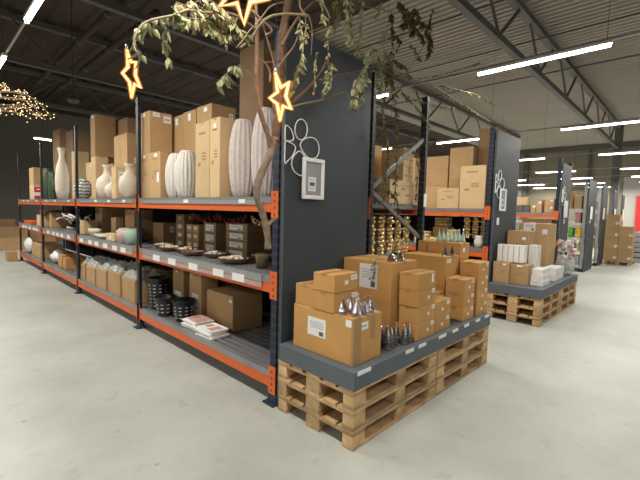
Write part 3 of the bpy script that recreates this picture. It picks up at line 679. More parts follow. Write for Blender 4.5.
vase('big pale striped slender vase, left one of two', 2.27, 3.28, T, prof_barrel(.130, .76, .62, .52), 'blush_cer', n=84, ribs=15, depth=.065, jit=.012)
vase('big pale striped slender vase right behind the tree trunk', 2.27, 2.93, T, prof_barrel(.120, .82, .6, .42), 'blush_cer', n=84, ribs=15, depth=.065, jit=.012)
bot = [(.09, 0), (.13, .05), (.165, .14), (.175, .24), (.15, .33), (.08, .40), (.055, .45), (.055, .52), (.085, .565), (.075, .565), (.045, .5)]
vase('round cream bottle vase with flared neck, in the second bay', 2.27, 7.22, T, bot, 'cream')
vase('cream bottle vase close to the first rack post', 2.25, 6.20, T, [(r*.85, h*.93) for r, h in bot], 'cream')
vase('small low cream vase between the two bottle vases', 2.25, 6.88, T, [(r*.75, h*.62) for r, h in bot], 'cream')
vase('tall slim cream vase in the third bay', 2.26, 10.1, T, [(.10, 0), (.13, .2), (.135, .45), (.11, .7), (.06, .87), (.05, .95), (.08, 1.12), (.07, 1.12), (.04, .97)], 'cream')
o = vase('round vase striped green and white, beside the third rack post', 2.25, 8.52, T, [(.16*sin(pi*(.12+.80*i/26))**.8 if i < 24 else .055, .40*i/26) for i in range(27)]+[(.04, .38)], 'whitewash', n=32)
me = o.data; me.materials.append(MAT['sage_cer'])
for p_ in me.polygons:
    zc = p_.center.z; ai = int((math.atan2(p_.center.y, p_.center.x)+pi)/(2*pi)*32)
    if int(zc/.0154) % 4 == 1 or ai % 8 == 3 or (int(zc/.0154) % 4 == 2 and ai % 4 < 2): p_.material_index = 1
for k, (y, h_, lab) in enumerate(((11.75, .62, 'left'), (11.4, .75, 'middle'), (11.02, .66, 'right'))):
    t = thing('cactus_figure', 'dark green ceramic cactus figure, %s of three on the top shelf' % lab, 'ornament', (2.27, y, T+.001), 0, 'ceramic cactus figures')
    MB().lathe([(.06, 0), (.085, .04), (.09, h_*.5), (.08, h_*.85), (.05, h_*.97), (.01, h_)], 'green_cer', (0,0,0), 32, 8, .12).build('stem', t)
    MB().lathe([(.03, .2), (.045, .25), (.045, h_*.6), (.01, h_*.68)], 'green_cer', (.0, -.12, 0), 24, 8, .12).tube([(0, -.05, .22), (0, -.12, .25)], .035, 'green_cer', 8).build('arm', t)
    MB().lathe([(.03, .26), (.045, .3), (.045, h_*.75), (.01, h_*.83)], 'green_cer', (.0, .12, 0), 24, 8, .12).tube([(0, .05, .28), (0, .12, .31)], .035, 'green_cer', 8).build('arm', t)

# ------------------------------------------------------------------ middle shelf goods
def bowl(lab, x, y, R, h=.05, fill=True, m='wicker'):
    t = thing('wicker_bowl', lab, 'bowl', (x, y, Z1+.001), 0, 'wicker bowls on the middle shelf')
    MB().lathe([(R*.55, 0), (R*.8, h*.25), (R, h*.85), (R*1.03, h), (R*.98, h), (R*.9, h*.6), (R*.5, h*.45)], m, (0,0,0), 28).build('bowl_body', t)
    if fill:
        mb = MB(); 
        for k in range(46):
            a = random.uniform(0, 2*pi); q = R*.84*math.sqrt(random.random()); mb.ball((q*cos(a), q*sin(a), h*.75+.022*(1-q/R)+random.uniform(0, .006)), random.uniform(.012, .02), 'pebble', 6, .7)
        o = mb.build('potpourri', t); o['kind'] = 'stuff'
bowl('wicker bowl of pale pebbles, farthest in the first bay', 2.33, 5.16, .15); bowl('second wicker bowl of pale pebbles from the rack post', 2.24, 4.82, .14); bowl('third wicker bowl of pale pebbles, in the middle of the row', 2.33, 4.50, .16)
bowl('empty flat wicker bowl among the filled ones', 2.22, 4.19, .13, .05, False)
bowl('wicker bowl with heaped pale contents below the stack of three', 2.34, 3.88, .145); bowl('largest wicker bowl with pale contents at the shelf front', 2.25, 3.38, .165, .055); bowl('wicker bowl at the back close to the tree trunk', 2.585, 3.355, .13, .06)
o = MB().lathe([(.055, 0), (.065, .10), (.07, .13), (.062, .13), (.05, .02)], 'wicker', (0,0,0), 24).build('round_pot'); o.location = (2.26, 2.93, Z1+.001); tag(o, 'small dark round pot beside the trunk foot, middle shelf', 'pot')
o = MB().lathe([(.10, 0), (.115, .18), (.09, .19), (.075, .22), (.06, .2), (.05, .02)], 'rose', (0,0,0), 20).build('glass_jar'); o.location = (2.18, 6.20, Z1+.001); tag(o, 'pale pink jar on the middle shelf', 'jar')
for x, y, lab in ((2.19, 5.93, 'mint green jar left of the first rack post'), (2.42, 6.36, 'mint green jar behind the pink one')):
    o = MB().lathe([(.10, 0), (.115, .18), (.09, .19), (.075, .22), (.06, .2), (.05, .02)], 'mint', (0,0,0), 20).build('glass_jar'); o.location = (x, y, Z1+.001); tag(o, lab, 'jar')
t = thing('wooden_tray', 'shallow oval pale wooden tray on the middle shelf', 'tray', (2.22, 7.25, Z1+.001)); MB().lathe([(.12, 0), (.16, .03), (.17, .06), (.16, .06), (.11, .02)], 'cream', (0,0,0), 24, sy=2.0, sx=.75).build('tray_body', t)
t = thing('wooden_tray', 'second pale tray leaning above the first', 'tray', (2.23, 7.78, Z1+.001)); MB().lathe([(.08, 0), (.11, .08), (.12, .13), (.11, .13), (.07, .02)], 'cream', (0,0,0), 24, sy=1.5, sx=.9).build('tray_body', t)
# driftwood and antlers
t = thing('driftwood_bundle', 'bundle of white driftwood branches on the middle shelf', 'branches', (2.3, 9.6, Z1+.001)); mb = MB()
for k in range(18):
    a = Vector((random.uniform(-.18, .18), random.uniform(-.65, .65), random.uniform(.03, .36))); d = Vector((random.uniform(-.2, .2), random.uniform(-.35, .35), random.uniform(-.12, .12)))
    p3 = a+d; p3.z = max(.03, p3.z); p3.x = max(-.22, p3.x)
    mb.tube([a, (a+p3)/2+Vector((0, 0, random.uniform(0, .05))), p3], [.022, .018, .008], 'whitewash', 6)
mb.build('branches', t)['kind'] = 'stuff'
# hanging strings of small ornaments below the top beam
for y0_, y1_, m, lab in ((2.62, 3.35, 'gold_l', 'string of small gold baubles under the top shelf by the trunk'), (3.45, 4.6, 'red_d', 'string of small red ornaments under the top shelf')):
    mb = MB(); n = 16
    pts = [(2.44, y0_+(y1_-y0_)*i/n, 1.595-.05*sin(pi*((i*2/n) % 1))) for i in range(n+1)]
    t = thing('ornament_string', lab, 'ornament string'); MB().tube(pts, .004, 'cable', 5).tube([pts[0], (2.44, y0_, 1.70)], .004, 'cable', 5).tube([pts[-1], (2.44, y1_, 1.70)], .004, 'cable', 5).build('string', t)
    for p_ in pts:
        for q in range(2): mb.ball((p_[0]+random.uniform(-.02, .02), p_[1]+random.uniform(-.02, .02), p_[2]-.02-q*.03), .015, m, 8)
    mb.build('baubles', t)['kind'] = 'stuff'

# ------------------------------------------------------------------ bottom shelf goods
def basket(lab, x, y, h_, R):
    t = thing('black_basket', lab, 'basket', (x, y, Z0+.001), 0, 'black slotted baskets'); mb = MB(); n = 20
    mb.lathe([(R*.62, 0), (R*.66, .01), (R*.92, h_*.96), (R, h_*.97), (R, h_), (R*.93, h_), (R*.6, .02)], 'black_plastic', (0,0,0), 32)
    rows = max(4, int(h_/.042))
    for k in range(n):
        a = 2*pi*(k+.5)/n
        if k % 2: continue
        for j in range(1, rows-1):
            u_ = j/rows; r_ = R*(.655+.268*u_)+.003; c_ = Vector((r_*cos(a), r_*sin(a), h_*u_)); tt = Vector((-sin(a), cos(a), 0))*.017
            mb.add([c_-tt, c_+tt, c_+tt+Vector((0, 0, .012)), c_-tt+Vector((0, 0, .012))], [(0, 1, 2, 3), (3, 2, 1, 0)], 'paper')  # off-white dashes paint the light reflecting off the slotted plastic
    mb.build('basket_body', t)
basket('tall black slotted basket just right of the first rack post', 2.24, 5.18, .42, .14); basket('black slotted basket in the middle of the three', 2.17, 4.80, .24, .14); basket('short black slotted basket at the front of the three', 2.22, 4.42, .26, .14)
basket('tall black basket at the back of the bottom shelf', 2.62, 5.13, .5, .16)
covers = ['paper', 'rose', 'paper', 'paper', 'paper', 'rose', 'paper']
for sx_, sy_, n, lab in ((2.10, 3.91, 6, 'left pile'), (2.09, 3.56, 5, 'right pile')):
    for k in range(n):
        t = thing('magazine', 'glossy magazine in the %s at the bottom shelf edge, %s' % (lab, ('bottom second third fourth fifth sixth'.split()[k] + (' from below' if k else ' one'))), 'magazine', (sx_+random.uniform(-.012, .012), sy_+random.uniform(-.02, .02)+k*.002, Z0+.001+k*.0165), random.uniform(-.10, .10), 'magazines on the bottom shelf')
        MB().box(0, 0, 0, .21, .30, .0155, 'paper').build('pages', t)
        MB().box(-.001, -.001, .0155, .211, .301, .0163, covers[k]).box(.03, .03, .0163, .17, .14, .0165, 'pink' if k == n-1 else 'paper').box(.06, .18, .0163, .15, .26, .0165, 'card').build('cover', t)
# paper sacks with plastic film
for k, (ya, yb, zt) in enumerate(((7.95, 8.18, .66), (7.38, 7.86, .66), (6.83, 7.3, .68), (6.2, 6.72, .72), (5.62, 6.1, .70))):
    lab = ['farthest', 'second farthest', 'middle', 'second nearest', 'nearest'][k]
    t = thing('paper_sack', 'tan carton-like paper sack with plastic film on top, %s of five' % lab, 'sack', (2.10, ya, Z0+.001), 0, 'paper sacks on the bottom shelf')
    W_ = yb-ya; H_ = zt-Z0-.1
    mb = MB(); mb.add([(0,0,0),(.42,0,0),(.42,W_,0),(0,W_,0),(-.0,-.0,H_),(.42,0,H_),(.42,W_,H_),(0,W_,H_),(.03,.03,H_+.03),(.39,.03,H_+.03),(.39,W_-.03,H_+.03),(.03,W_-.03,H_+.03)],
        [(0,3,2,1),(0,1,5,4),(1,2,6,5),(2,3,7,6),(3,0,4,7),(4,5,9,8),(5,6,10,9),(6,7,11,10),(7,4,8,11),(8,9,10,11)], 'card')
    mb.box(-.0012, W_*.48, .0, -.0002, W_*.5, H_, 'tape'); mb.build('sack_body', t)
    mb = MB(); nx, ny = 7, 9; vs = []
    for i in range(nx):
        for j in range(ny):
            e_ = min(i, nx-1-i, j, ny-1-j); vs.append((.42*i/(nx-1), W_*j/(ny-1), H_+.03+(0 if e_ == 0 else random.uniform(.01, .13))))
    fs = [(i*ny+j, i*ny+j+1, (i+1)*ny+j+1, (i+1)*ny+j) for i in range(nx-1) for j in range(ny-1)]
    mb.add(vs, fs, 'film'); mb.build('plastic_film', t)
def soft_bag(lab, c, sx_, sy_, sz_, m='white_plastic', nm='plastic_bag'):
    mb = MB(); vs = []; n, k = 16, 9
    for i in range(k+1):
        for j in range(n):
            a = 2*pi*j/n; q = sin(pi*min(.97, max(.04, i/k)))**.6*random.uniform(.82, 1.1)
            vs.append((sx_*q*cos(a), sy_*q*sin(a), max(0, sz_*(i/k)+random.uniform(-.02, .02))))
    fs = [(i*n+j, i*n+(j+1) % n, (i+1)*n+(j+1) % n, (i+1)*n+j) for i in range(k) for j in range(n)] + [tuple(range(n-1, -1, -1)), tuple(range(k*n, k*n+n))]
    mb.add(vs, fs, m, True); o = mb.build(nm); o.location = c; return tag(o, lab, 'bag')
soft_bag('crumpled white plastic bag on the bottom shelf, third bay', (2.32, 10.75, Z0+.001), .19, .34, .30); soft_bag('rumpled film-wrapped bag beside the crumpled white bag', (2.30, 10.2, Z0+.001), .12, .09, .24, 'film')
soft_bag('white bag at the far end of the bottom shelf', (2.18, 13.35, Z0+.001), .13, .35, .42)

# ------------------------------------------------------------------ glass and silver trees
def cone_tree(root=None):
    pass
def glass_tree(x, y, z, h_, lab, m='glass', group='glass trees on the near display', R=None):
    R = R or h_*.36; t = thing('glass_tree', lab, 'ornament', (x, y, z+.001), random.uniform(0, 1), group); pr = []; tiers = 4
    for k in range(tiers):
        a = 1-k/tiers; b_ = 1-(k+1)/tiers; pr += [(R*a, h_*.92*k/tiers), (R*(b_+.10), h_*.92*(k+.92)/tiers)]
    MB().lathe(pr+[(.004, h_*.93)], m, (0,0,0), 16, 8, .06).build('tree_body', t)
    MB().ball((0, 0, h_*.95), h_*.055, 'silver', 8).build('tip', t)
P_ = [(2.125, 1.80), (2.16, 1.71), (2.25, 1.705), (2.335, 1.71), (2.21, 1.80), (2.295, 1.80)]
nms = ['left rear', 'left front', 'front centre', 'right front', 'rear centre', 'right rear']
for (x, y), n_ in zip(P_, nms): glass_tree(x, y, .911, .13, 'clear glass tree on the big front carton, %s of the cluster' % n_, R=.041)
for k, (x, y) in enumerate(((2.70, 1.80), (2.725, 1.735), (2.795, 1.69), (2.865, 1.69), (2.645, 1.72), (2.80, 1.77), (2.62, 1.80), (2.58, 1.71))):
    nn = ['back', 'centre', 'front', 'right front', 'left middle', 'right back', 'left back', 'leftmost front'][k]
    t = thing('silver_candle_tree', 'slender silver and black spindle ornament, %s of the group on the platform' % nn, 'ornament', (x, y, .567), 0, 'silver spindle ornaments')
    MB().lathe([(.032, 0), (.034, .01), (.014, .022), (.026, .035), (.012, .05)], 'ink', (0,0,0), 16).build('foot', t)
    MB().lathe([(.012, .05), (.032, .056), (.014, .08), (.026, .085), (.011, .108), (.02, .112), (.008, .132), (.012, .136), (.003, .165)], 'silver', (0,0,0), 16).build('spindle', t)
glass_tree(2.92, 1.93, 1.223, .10, 'small glass tree on the labelled large carton, left', R=.042); glass_tree(3.02, 1.90, 1.223, .10, 'small glass tree on the labelled large carton, right', R=.042)
glass_tree(3.95, 1.93, 1.207, .12, 'small glass tree on the long carton, left', R=.042); glass_tree(4.04, 1.90, 1.207, .12, 'small glass tree on the long carton, right', R=.042)
for k in range(7):
    glass_tree(4.235+k*.018+(k % 2)*.05, 2.16-k*.040+(k % 2)*.02, 1.337, .15, 'pale green glass tree on the back right carton, %s from the left' % ('first second third fourth fifth sixth seventh'.split()[k]), 'glass_green', 'pale green glass trees', .0315)
# potted flower arrangement on second display
t = thing('flower_arrangement', 'pink and white flowers in a pale pot at the right end of the second display', 'flowers', (8.66, 1.78, .567)); MB().lathe([(.09, 0), (.15, .08), (.17, .2), (.13, .3), (.12, .3), (.08, .1)], 'film', (0,0,0), 20).build('pot', t); mb = MB()
for k in range(60):
    mb.ball((random.uniform(-.12, .18), random.uniform(-.14, .14), random.uniform(.28, .66)), random.uniform(.02, .045), random.choice(['rose', 'pink', 'whitewash', 'paper']), 6)
mb.build('blossoms', t)['kind'] = 'stuff'
MB().tube([(0, 0, .05), (.02, 0, .6)], .02, 'leaf_e', 6).build('stem', t)

# ------------------------------------------------------------------ gold baubles
def garland(x, y, z1, n, lab, r=.027, group='gold bauble strings in the open rack end'):
    t = thing('bauble_string', lab, 'bauble string', (x, y, z1), 0, group); mb = MB()
    for k in range(n):
        for q in range(2):
            a = k*1.9+q*pi; mb.ball((cos(a)*r*.8, sin(a)*r*.8, -.04-k*r*1.75), r*random.uniform(.85, 1.05), 'gold', 9)
    mb.build('baubles', t); MB().tube([(0, 0, 0), (0, 0, -.04-n*r*1.75)], .004, 'cable', 5).build('string', t)
pos = 'first second third fourth fifth sixth seventh eighth ninth tenth eleventh twelfth'.split()
for k in range(11):
    garland(3.42+k*.091, 2.66+(k % 2)*.075, 1.634, 10, 'hanging string of gold baubles, %s from the left in the open rack end' % pos[k])
for k in range(10):
    garland(3.46+k*.091, 2.83+(k % 2)*.07, 1.634, 10, 'gold bauble string of the back row, %s from the left in the open rack end' % pos[k])
t0_ = MB().box(3.36, 2.60, 1.635, 4.36, 2.94, 1.642, 'galv').build('hanging_bar', R1b)
# gold things on rack 2 middle shelf
for k, (x, y, w_, h_, lab) in enumerate(((6.62, 3.62, .26, .22, 'low open box of gold baubles at the left on the second rack'), (6.62, 3.34, .25, .14, 'flat open box of gold baubles on the second rack'), (6.62, 3.06, .22, .30, 'gold bauble display box in the middle of the second rack'), (6.9, 3.35, .3, .50, 'tall display of gold baubles at the back of the second rack'))):
    t = thing('bauble_box', lab, 'box of baubles', (x, y, Z1+.001)); mb = MB().box(0, 0, 0, .24, .01, h_*.6, 'card_l').box(0, w_-.01, 0, .24, w_, h_*.6, 'card_l').box(0, .01, 0, .01, w_-.01, h_*.6, 'card_l').box(.23, .01, 0, .24, w_-.01, h_*.6, 'card_l').box(.01, .01, 0, .23, w_-.01, .01, 'card_l'); mb.build('tray', t); mb = MB()
    nz = int(h_/.055)
    for a in range(4):
        for b_ in range(max(2, int(w_/.058))):
            for c in range(nz): mb.ball((.035+a*.056, .035+b_*.056, .04+c*.054), .027, 'gold', 8)
    mb.build('baubles', t)['kind'] = 'stuff'
for k in range(6):
    garland(6.8+(k % 2)*.08, 2.62+k*.075, 1.634, 8, 'dim string of gold baubles in the second rack, %s from the panel' % pos[k], .027, 'gold bauble strings in the second rack')
MB().box(6.77, 2.58, 1.635, 6.92, 3.06, 1.64, 'galv').build('hanging_bar', R2)
o = MB().lathe([(.05, 0), (.075, .05), (.08, .12), (.05, .17), (.06, .2), (.05, .2), (.04, .1)], 'white_cer', (0,0,0), 20).build('white_pot'); o.location = (6.66, 2.66, Z1+.001); tag(o, 'white pot near the second slate panel, below the orange beam', 'pot')
for k, (y, h_, m) in enumerate(((2.65, .4, 'grey_plastic'), (3.1, .5, 'card_d'), (3.6, .45, 'card'))):
    carton(['grey carton at the right on the lowest level of the second rack', 'dark carton centrally on the lowest level of the second rack', 'brown carton at the left on the lowest level of the second rack'][k], (6.62, y, Z0, 7.0, y+.38, Z0+h_), m)

# ------------------------------------------------------------------ the hanging tree with stars
PL = 2.22
tree = thing('dried_tree', 'leafy bare-branched tree fixed at the end of the long rack', 'tree', tuple(at(268, 249, PL)))
TB = tree.location.copy()
def px(pts, y=PL, dy=0): return [at(a, b, y + dy*i/max(1, len(pts)-1)) - TB for i, (a, b) in enumerate(pts)]
def smooth(P):
    out = []
    for i in range(len(P)-1):
        p0, p1, p2, p3 = P[max(0, i-1)], P[i], P[i+1], P[min(len(P)-1, i+2)]
        for k in range(4):
            t_ = k/4; out.append(.5*((2*p1)+(p2-p0)*t_+(2*p0-5*p1+4*p2-p3)*t_**2+(3*p1-p0-3*p2+p3)*t_**3))
    return out+[P[-1]]
def limb(pts, r0_, r1_, m, nm='branch', y=PL, dy=0):
    P = smooth(px(pts, y, dy)); n = len(P)
    MB().tube(P, [r0_+(r1_-r0_)*i/(n-1) + random.uniform(-.16, .16)*r0_ for i in range(n)], m, 8).build(nm, tree); return P
limb([(268, 249), (267, 232), (263, 215), (257, 197), (258, 182), (265, 165), (271, 152), (275, 138)], .023, .029, 'bark', 'trunk')
limb([(275, 142), (277, 122), (280, 98), (281, 72), (282, 48), (285, 22), (291, -12)], .031, .033, 'bark_k', 'trunk', PL, .12)
limb([(272, 152), (268, 135), (262, 118), (258, 100), (256, 80), (257, 55), (257, 28), (255, -8)], .019, .012, 'bark_r')
limb([(267, 226), (271, 222), (276, 218)], .016, .012, 'bark')
BR = [
 ([(277, 118), (287, 107), (297, 98), (310, 86), (322, 70), (327, 60)], .016, .008, 'bark_r', .1),
 ([(288, 108), (302, 104), (318, 101), (332, 96), (345, 92), (349, 98), (352, 104)], .008, .003, 'twig', -.1),
 ([(320, 80), (335, 76), (350, 73), (368, 68), (384, 65)], .009, .005, 'bark_r', .15),
 ([(310, 32), (325, 26), (340, 18), (352, 14)], .008, .004, 'bark_r', .0),
 ([(240, 48), (250, 40), (258, 28), (266, 19), (276, 15), (292, 14), (309, 16)], .008, .009, 'twig', -.2),
 ([(309, 16), (312, 28), (312, 42), (311, 55)], .006, .003, 'twig', -.05),
 ([(300, -6), (300, 6), (304, 13), (309, 16)], .007, .007, 'twig', -.1),
 ([(283, 2), (270, 7), (258, 22), (250, 30), (243, 40), (236, 48)], .006, .003, 'twig', -.2),
 ([(257, 30), (246, 22), (232, 14), (216, 13), (200, 12), (188, 10), (175, 15), (160, 18), (146, 22), (138, 30), (134, 40), (135, 50), (141, 55)], .009, .003, 'twig', -.45),
 ([(262, 20), (267, 38), (272, 55), (275, 68)], .007, .009, 'bark_r', 0),
 ([(275, 72), (285, 58), (294, 46), (299, 33)], .009, .005, 'bark_r', -.1),
 ([(252, 10), (262, 20), (272, 30), (266, 35)], .009, .006, 'bark_r', -.1),
 ([(258, 58), (266, 64), (270, 72), (270, 82)], .006, .008, 'bark_r', 0),
 ([(241, 10), (233, 28), (226, 43), (222, 36), (214, 26)], .005, .003, 'twig', -.2),
 ([(256, 74), (248, 72), (242, 66), (234, 68)], .004, .002, 'twig', -.1),
 ([(257, 62), (266, 62), (280, 61), (290, 52)], .005, .004, 'bark_r', 0),
 ([(290, -5), (310, -2), (323, 4), (330, 18)], .008, .005, 'twig', -.15),
 ([(282, 45), (300, 15), (325, -8)], .012, .008, 'bark_r', .15),
 ([(330, -5), (355, 5), (375, 8), (395, 12), (420, 10), (437, 0)], .007, .003, 'twig', .1),
 ([(384, 65), (405, 75), (428, 84), (450, 96), (475, 112)], .004, .0015, 'twig', .12),
 ([(395, 90), (415, 60), (432, 30), (440, 5)], .004, .0015, 'twig', .15),
 ([(375, 100), (390, 88), (410, 80), (440, 74), (470, 66), (482, 62)], .003, .0012, 'twig', .2),
]
for pts, a, b_, m, dy in BR: limb(pts, a, b_, m, 'branch', PL, dy)
# hanging leafy sprays: list of pixel polylines, leaf size, material, density
def spray(pts, l, wd, m, dens, y=PL, r_=.003, spread=.5):
    P = smooth(px(pts, y)); mb = MB(); mb.tube(P, r_, 'twig', 5); lf = MB(); dk = m == 'leaf_d'; l *= 1.3 if dk else 1.15; wd *= 1.35 if dk else 1.15; dens *= 1.45 if dk else 1.1
    L_ = sum((P[i+1]-P[i]).length for i in range(len(P)-1)); n = int(L_*dens*1.9)+1
    for k in range(n):
        i = random.randrange(len(P)-1); p = P[i].lerp(P[i+1], random.random())
        d = Vector((random.uniform(-1, 1)*spread, random.uniform(-1, 1)*spread, -random.uniform(.3, 1)))
        lf.leaf(p, d, l*random.uniform(.7, 1.35), wd*random.uniform(.7, 1.25), m if random.random() > .12 else 'leaf_b')
    mb.build('twig', tree); o = lf.build('foliage', tree); o['kind'] = 'stuff'
SP = [
 ([(188, 10), (172, 15), (156, 18), (145, 23), (137, 31), (134, 42)], .05, .022, 'leaf', 45, 2.0),
 ([(134, 42), (137, 48), (142, 55)], .075, .028, 'leaf', 25, 1.98),
 ([(168, 16), (167, 28), (165, 38), (166, 47), (168, 58)], .05, .02, 'leaf', 42, 2.02),
 ([(171, 6), (178, 14), (188, 18), (198, 19)], .06, .03, 'leaf', 90, 2.0), ([(176, 2), (190, 8), (201, 14), (208, 24)], .055, .028, 'leaf', 90, 2.05),
 ([(190, 0), (205, 10), (218, 14), (234, 18)], .05, .02, 'leaf', 75, 2.1), ([(200, 22), (214, 30), (226, 36), (240, 30)], .045, .02, 'leaf', 70, 2.12),
 ([(210, 26), (222, 38), (226, 44)], .04, .016, 'leaf', 45, 2.1), ([(235, 66), (228, 72), (222, 78), (216, 84)], .06, .03, 'leaf', 30, 2.1), ([(240, 66), (230, 67)], .05, .022, 'leaf', 40, 2.1),
 ([(300, 18), (301, 34), (302, 50), (301, 58)], .04, .018, 'leaf', 30, 2.1), ([(305, 15), (306, 30), (303, 45)], .045, .02, 'leaf', 42, 2.08),
 ([(329, 15), (328, 62), (328, 75), (327, 90)], .045, .02, 'leaf', 28, 2.15), ([(331, 62), (330, 76), (324, 92)], .05, .024, 'leaf', 50, 2.15),
 ([(346, -4), (346, 12), (347, 28), (347, 44)], .04, .018, 'leaf', 60, 2.12), ([(362, -4), (361, 14), (361, 32), (356, 52)], .045, .02, 'leaf', 60, 2.2),
 ([(374, 46), (368, 58), (364, 68), (363, 78), (360, 88), (358, 105)], .07, .04, 'leaf', 46, 2.12), ([(366, 68), (357, 80), (355, 92), (354, 102)], .07, .038, 'leaf', 42, 2.1),
 ([(374, 45), (378, 60), (381, 78), (382, 88)], .06, .03, 'leaf', 46, 2.18), ([(380, 2), (378, 16)], .05, .02, 'leaf', 40, 2.2), ([(385, 30), (384, 45), (386, 58)], .06, .03, 'leaf', 45, 2.25),
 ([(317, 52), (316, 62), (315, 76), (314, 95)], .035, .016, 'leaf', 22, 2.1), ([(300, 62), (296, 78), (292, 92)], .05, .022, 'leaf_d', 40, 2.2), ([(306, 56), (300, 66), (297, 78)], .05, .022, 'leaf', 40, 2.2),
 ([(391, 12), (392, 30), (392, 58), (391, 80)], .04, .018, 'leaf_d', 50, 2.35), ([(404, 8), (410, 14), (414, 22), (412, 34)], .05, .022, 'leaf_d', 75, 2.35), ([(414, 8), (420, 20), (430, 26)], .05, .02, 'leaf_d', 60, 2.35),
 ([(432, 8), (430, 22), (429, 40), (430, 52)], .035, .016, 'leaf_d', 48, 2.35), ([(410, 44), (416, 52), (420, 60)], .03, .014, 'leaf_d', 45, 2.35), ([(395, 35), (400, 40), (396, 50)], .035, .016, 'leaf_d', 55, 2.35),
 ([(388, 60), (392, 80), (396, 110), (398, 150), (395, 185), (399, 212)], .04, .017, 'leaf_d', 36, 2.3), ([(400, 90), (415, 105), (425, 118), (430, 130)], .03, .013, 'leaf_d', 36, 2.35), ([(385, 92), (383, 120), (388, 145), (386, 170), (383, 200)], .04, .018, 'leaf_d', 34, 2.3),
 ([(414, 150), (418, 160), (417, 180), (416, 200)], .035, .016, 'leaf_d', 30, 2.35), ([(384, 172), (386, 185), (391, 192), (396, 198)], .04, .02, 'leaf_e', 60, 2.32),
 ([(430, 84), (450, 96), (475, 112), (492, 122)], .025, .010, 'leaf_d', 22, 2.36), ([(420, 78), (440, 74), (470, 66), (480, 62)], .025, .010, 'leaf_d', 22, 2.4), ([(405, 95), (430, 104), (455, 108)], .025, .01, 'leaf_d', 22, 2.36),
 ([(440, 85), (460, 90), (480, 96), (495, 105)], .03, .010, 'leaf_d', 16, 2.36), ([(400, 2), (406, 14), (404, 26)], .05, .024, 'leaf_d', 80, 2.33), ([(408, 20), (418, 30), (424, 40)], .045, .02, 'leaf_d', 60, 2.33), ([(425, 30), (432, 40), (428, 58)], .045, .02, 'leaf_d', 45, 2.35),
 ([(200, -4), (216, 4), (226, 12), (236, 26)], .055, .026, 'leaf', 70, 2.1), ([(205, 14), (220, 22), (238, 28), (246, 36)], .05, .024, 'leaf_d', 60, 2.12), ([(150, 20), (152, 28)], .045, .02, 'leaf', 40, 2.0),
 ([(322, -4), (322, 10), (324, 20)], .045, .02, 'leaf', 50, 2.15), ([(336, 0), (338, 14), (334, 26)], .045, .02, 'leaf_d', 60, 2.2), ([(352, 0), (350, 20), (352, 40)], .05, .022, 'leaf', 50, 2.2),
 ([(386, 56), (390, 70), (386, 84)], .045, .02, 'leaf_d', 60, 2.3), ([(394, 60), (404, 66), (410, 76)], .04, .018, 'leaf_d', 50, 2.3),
 ([(378, 262), (380, 272), (379, 285)], .035, .015, 'leaf_e', 60, 1.78),
]
for pts, l, wd, m, dens, y in SP:
    if m == 'leaf_e' and y < 2: continue
    spray(pts, l, wd, m, dens, y)
# little sprig dangling over the labelled carton
sp = thing('eucalyptus_sprig', 'small green sprig hanging over the large labelled carton', 'sprig', (2.80, 2.02, 1.26)); mb = MB(); mb.tube([(.15, 0, -.03), (0, 0, -.02), (-.008, 0, -.1), (-.005, 0, -.2)], .0025, 'twig', 5).build('twig', sp); mb = MB()
for k in range(22): mb.leaf((-.022, random.uniform(-.02, .02), -.02-k*.009), (-.35, random.uniform(-.8, .8), -.7), .035, .018, 'leaf_e' if k % 3 else 'leaf_b')
mb.build('foliage', sp)['kind'] = 'stuff'
# three glowing stars on cables
def star(pts, centre, y, normal, lab, cab, en):
    c = at(*centre, y); nrm = Vector(normal).normalized(); P = []
    for a, b_ in pts:
        d = ray(a, b_); P.append(O + d*((c-O).dot(nrm)/d.dot(nrm)) - c)
    t = thing('star_light', lab, 'star light', tuple(c), 0, 'glowing star lights in the tree')
    ne = MB().tube(P, .010, 'star_glow', 8, True).build('neon_tube', t); MB().tube(P, .021, 'halo_glow', 10, True).build('halo_shell', ne)  # outer shell is added, its glow stands in for the star's halo
    tp = max(P, key=lambda q: q.z)
    MB().tube([tp, tp+Vector((0, 0, .04))], .013, 'silver', 8).build('cable_cap', t)
    MB().tube([tp+Vector((0, 0, .04)), Vector((0, 0, ZR-.05)) - Vector((0, 0, c.z)) + Vector((tp.x, tp.y, 0))], .003, 'cable', 5).build('cable', t)
    L2 = bpy.data.lights.new('star', 'POINT'); L2.energy = en*.35; L2.color = (1, .45, .15); L2.shadow_soft_size = .08
    lo = bpy.data.objects.new('star_glow', L2); COL.objects.link(lo); lo.parent = t; lo.location = (0, -.03, 0)
vd = ray(281, 97).normalized(); tn = (vd + Vector((vd.y, -vd.x, 0))*1.5)
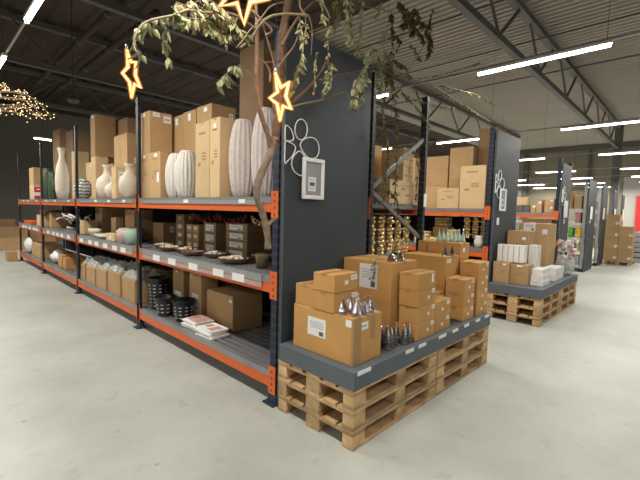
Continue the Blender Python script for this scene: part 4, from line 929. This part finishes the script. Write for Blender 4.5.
star([(275.5, 73), (281, 87.5), (288.7, 82.5), (285.8, 96), (291, 109), (283, 106), (280, 120), (277.2, 104), (269.8, 98), (277.6, 92)], (281, 97), 2.12, tn, 'glowing star right beside the slate panel', None, 5)
vd = ray(132, 73).normalized(); tn = (vd + Vector((vd.y, -vd.x, 0))*1.5)
star([(127, 50), (131, 62), (136, 62), (135.3, 75), (140.5, 88), (134.5, 84), (131.7, 97), (129.5, 82), (122.5, 73), (128, 67)], (132, 73), 3.3, tn, 'glowing star at left, hanging clear of the tree', None, 4)
vd = ray(243, -8).normalized()
star([(220, 6), (237, 3), (244, 24), (250.5, 2), (268, -1), (255.5, -13), (262, -31), (243.5, -21), (226, -32), (233, -11)], (243, -8), 1.82, vd, 'glowing star at the top edge, highest of the three', None, 5)
# fairy light branches at left edge
fb = thing('fairy_light_branch', 'curved bare branch wound with tiny warm fairy lights, at the left edge', 'branch lights', tuple(at(-8, 104, 6))); FB = fb.location.copy(); tw = MB(); bl = MB()
def ppx(pts): return smooth([at(a, b_, 6)-FB for a, b_ in pts])
for pts in ([(-8, 93), (8, 93), (22, 95), (35, 102), (46, 113), (49, 118)], [(-8, 104), (10, 104), (24, 106), (36, 112), (47, 119)], [(-8, 110), (8, 110), (20, 112), (33, 119)], [(-8, 98), (12, 99), (28, 103), (40, 116)], [(-8, 88), (5, 86), (6, 84)], [(20, 96), (25, 91)], [(-8, 107), (14, 107), (20, 103), (30, 108), (38, 116)]):
    P = ppx(pts); off = random.uniform(-.1, .1); P = [p+Vector((0, off, 0)) for p in P]; tw.tube(P, [.014-.010*i/(len(P)-1) for i in range(len(P))], 'twig', 6)
    for k in range(26):
        i = random.randrange(len(P)-1); p = P[i].lerp(P[i+1], random.random()); bl.ball(p+Vector((random.uniform(-.05, .05), random.uniform(-.05, .05), random.uniform(-.05, .04))), .006, 'bulb', 6)
tw.build('twigs', fb); bl.build('fairy_bulbs', fb)['kind'] = 'stuff'
MB().tube([Vector((0, 0, 0)), Vector((0, 0, ZR-FB.z-.05))], .004, 'cable', 5).build('hanging_wire', fb)
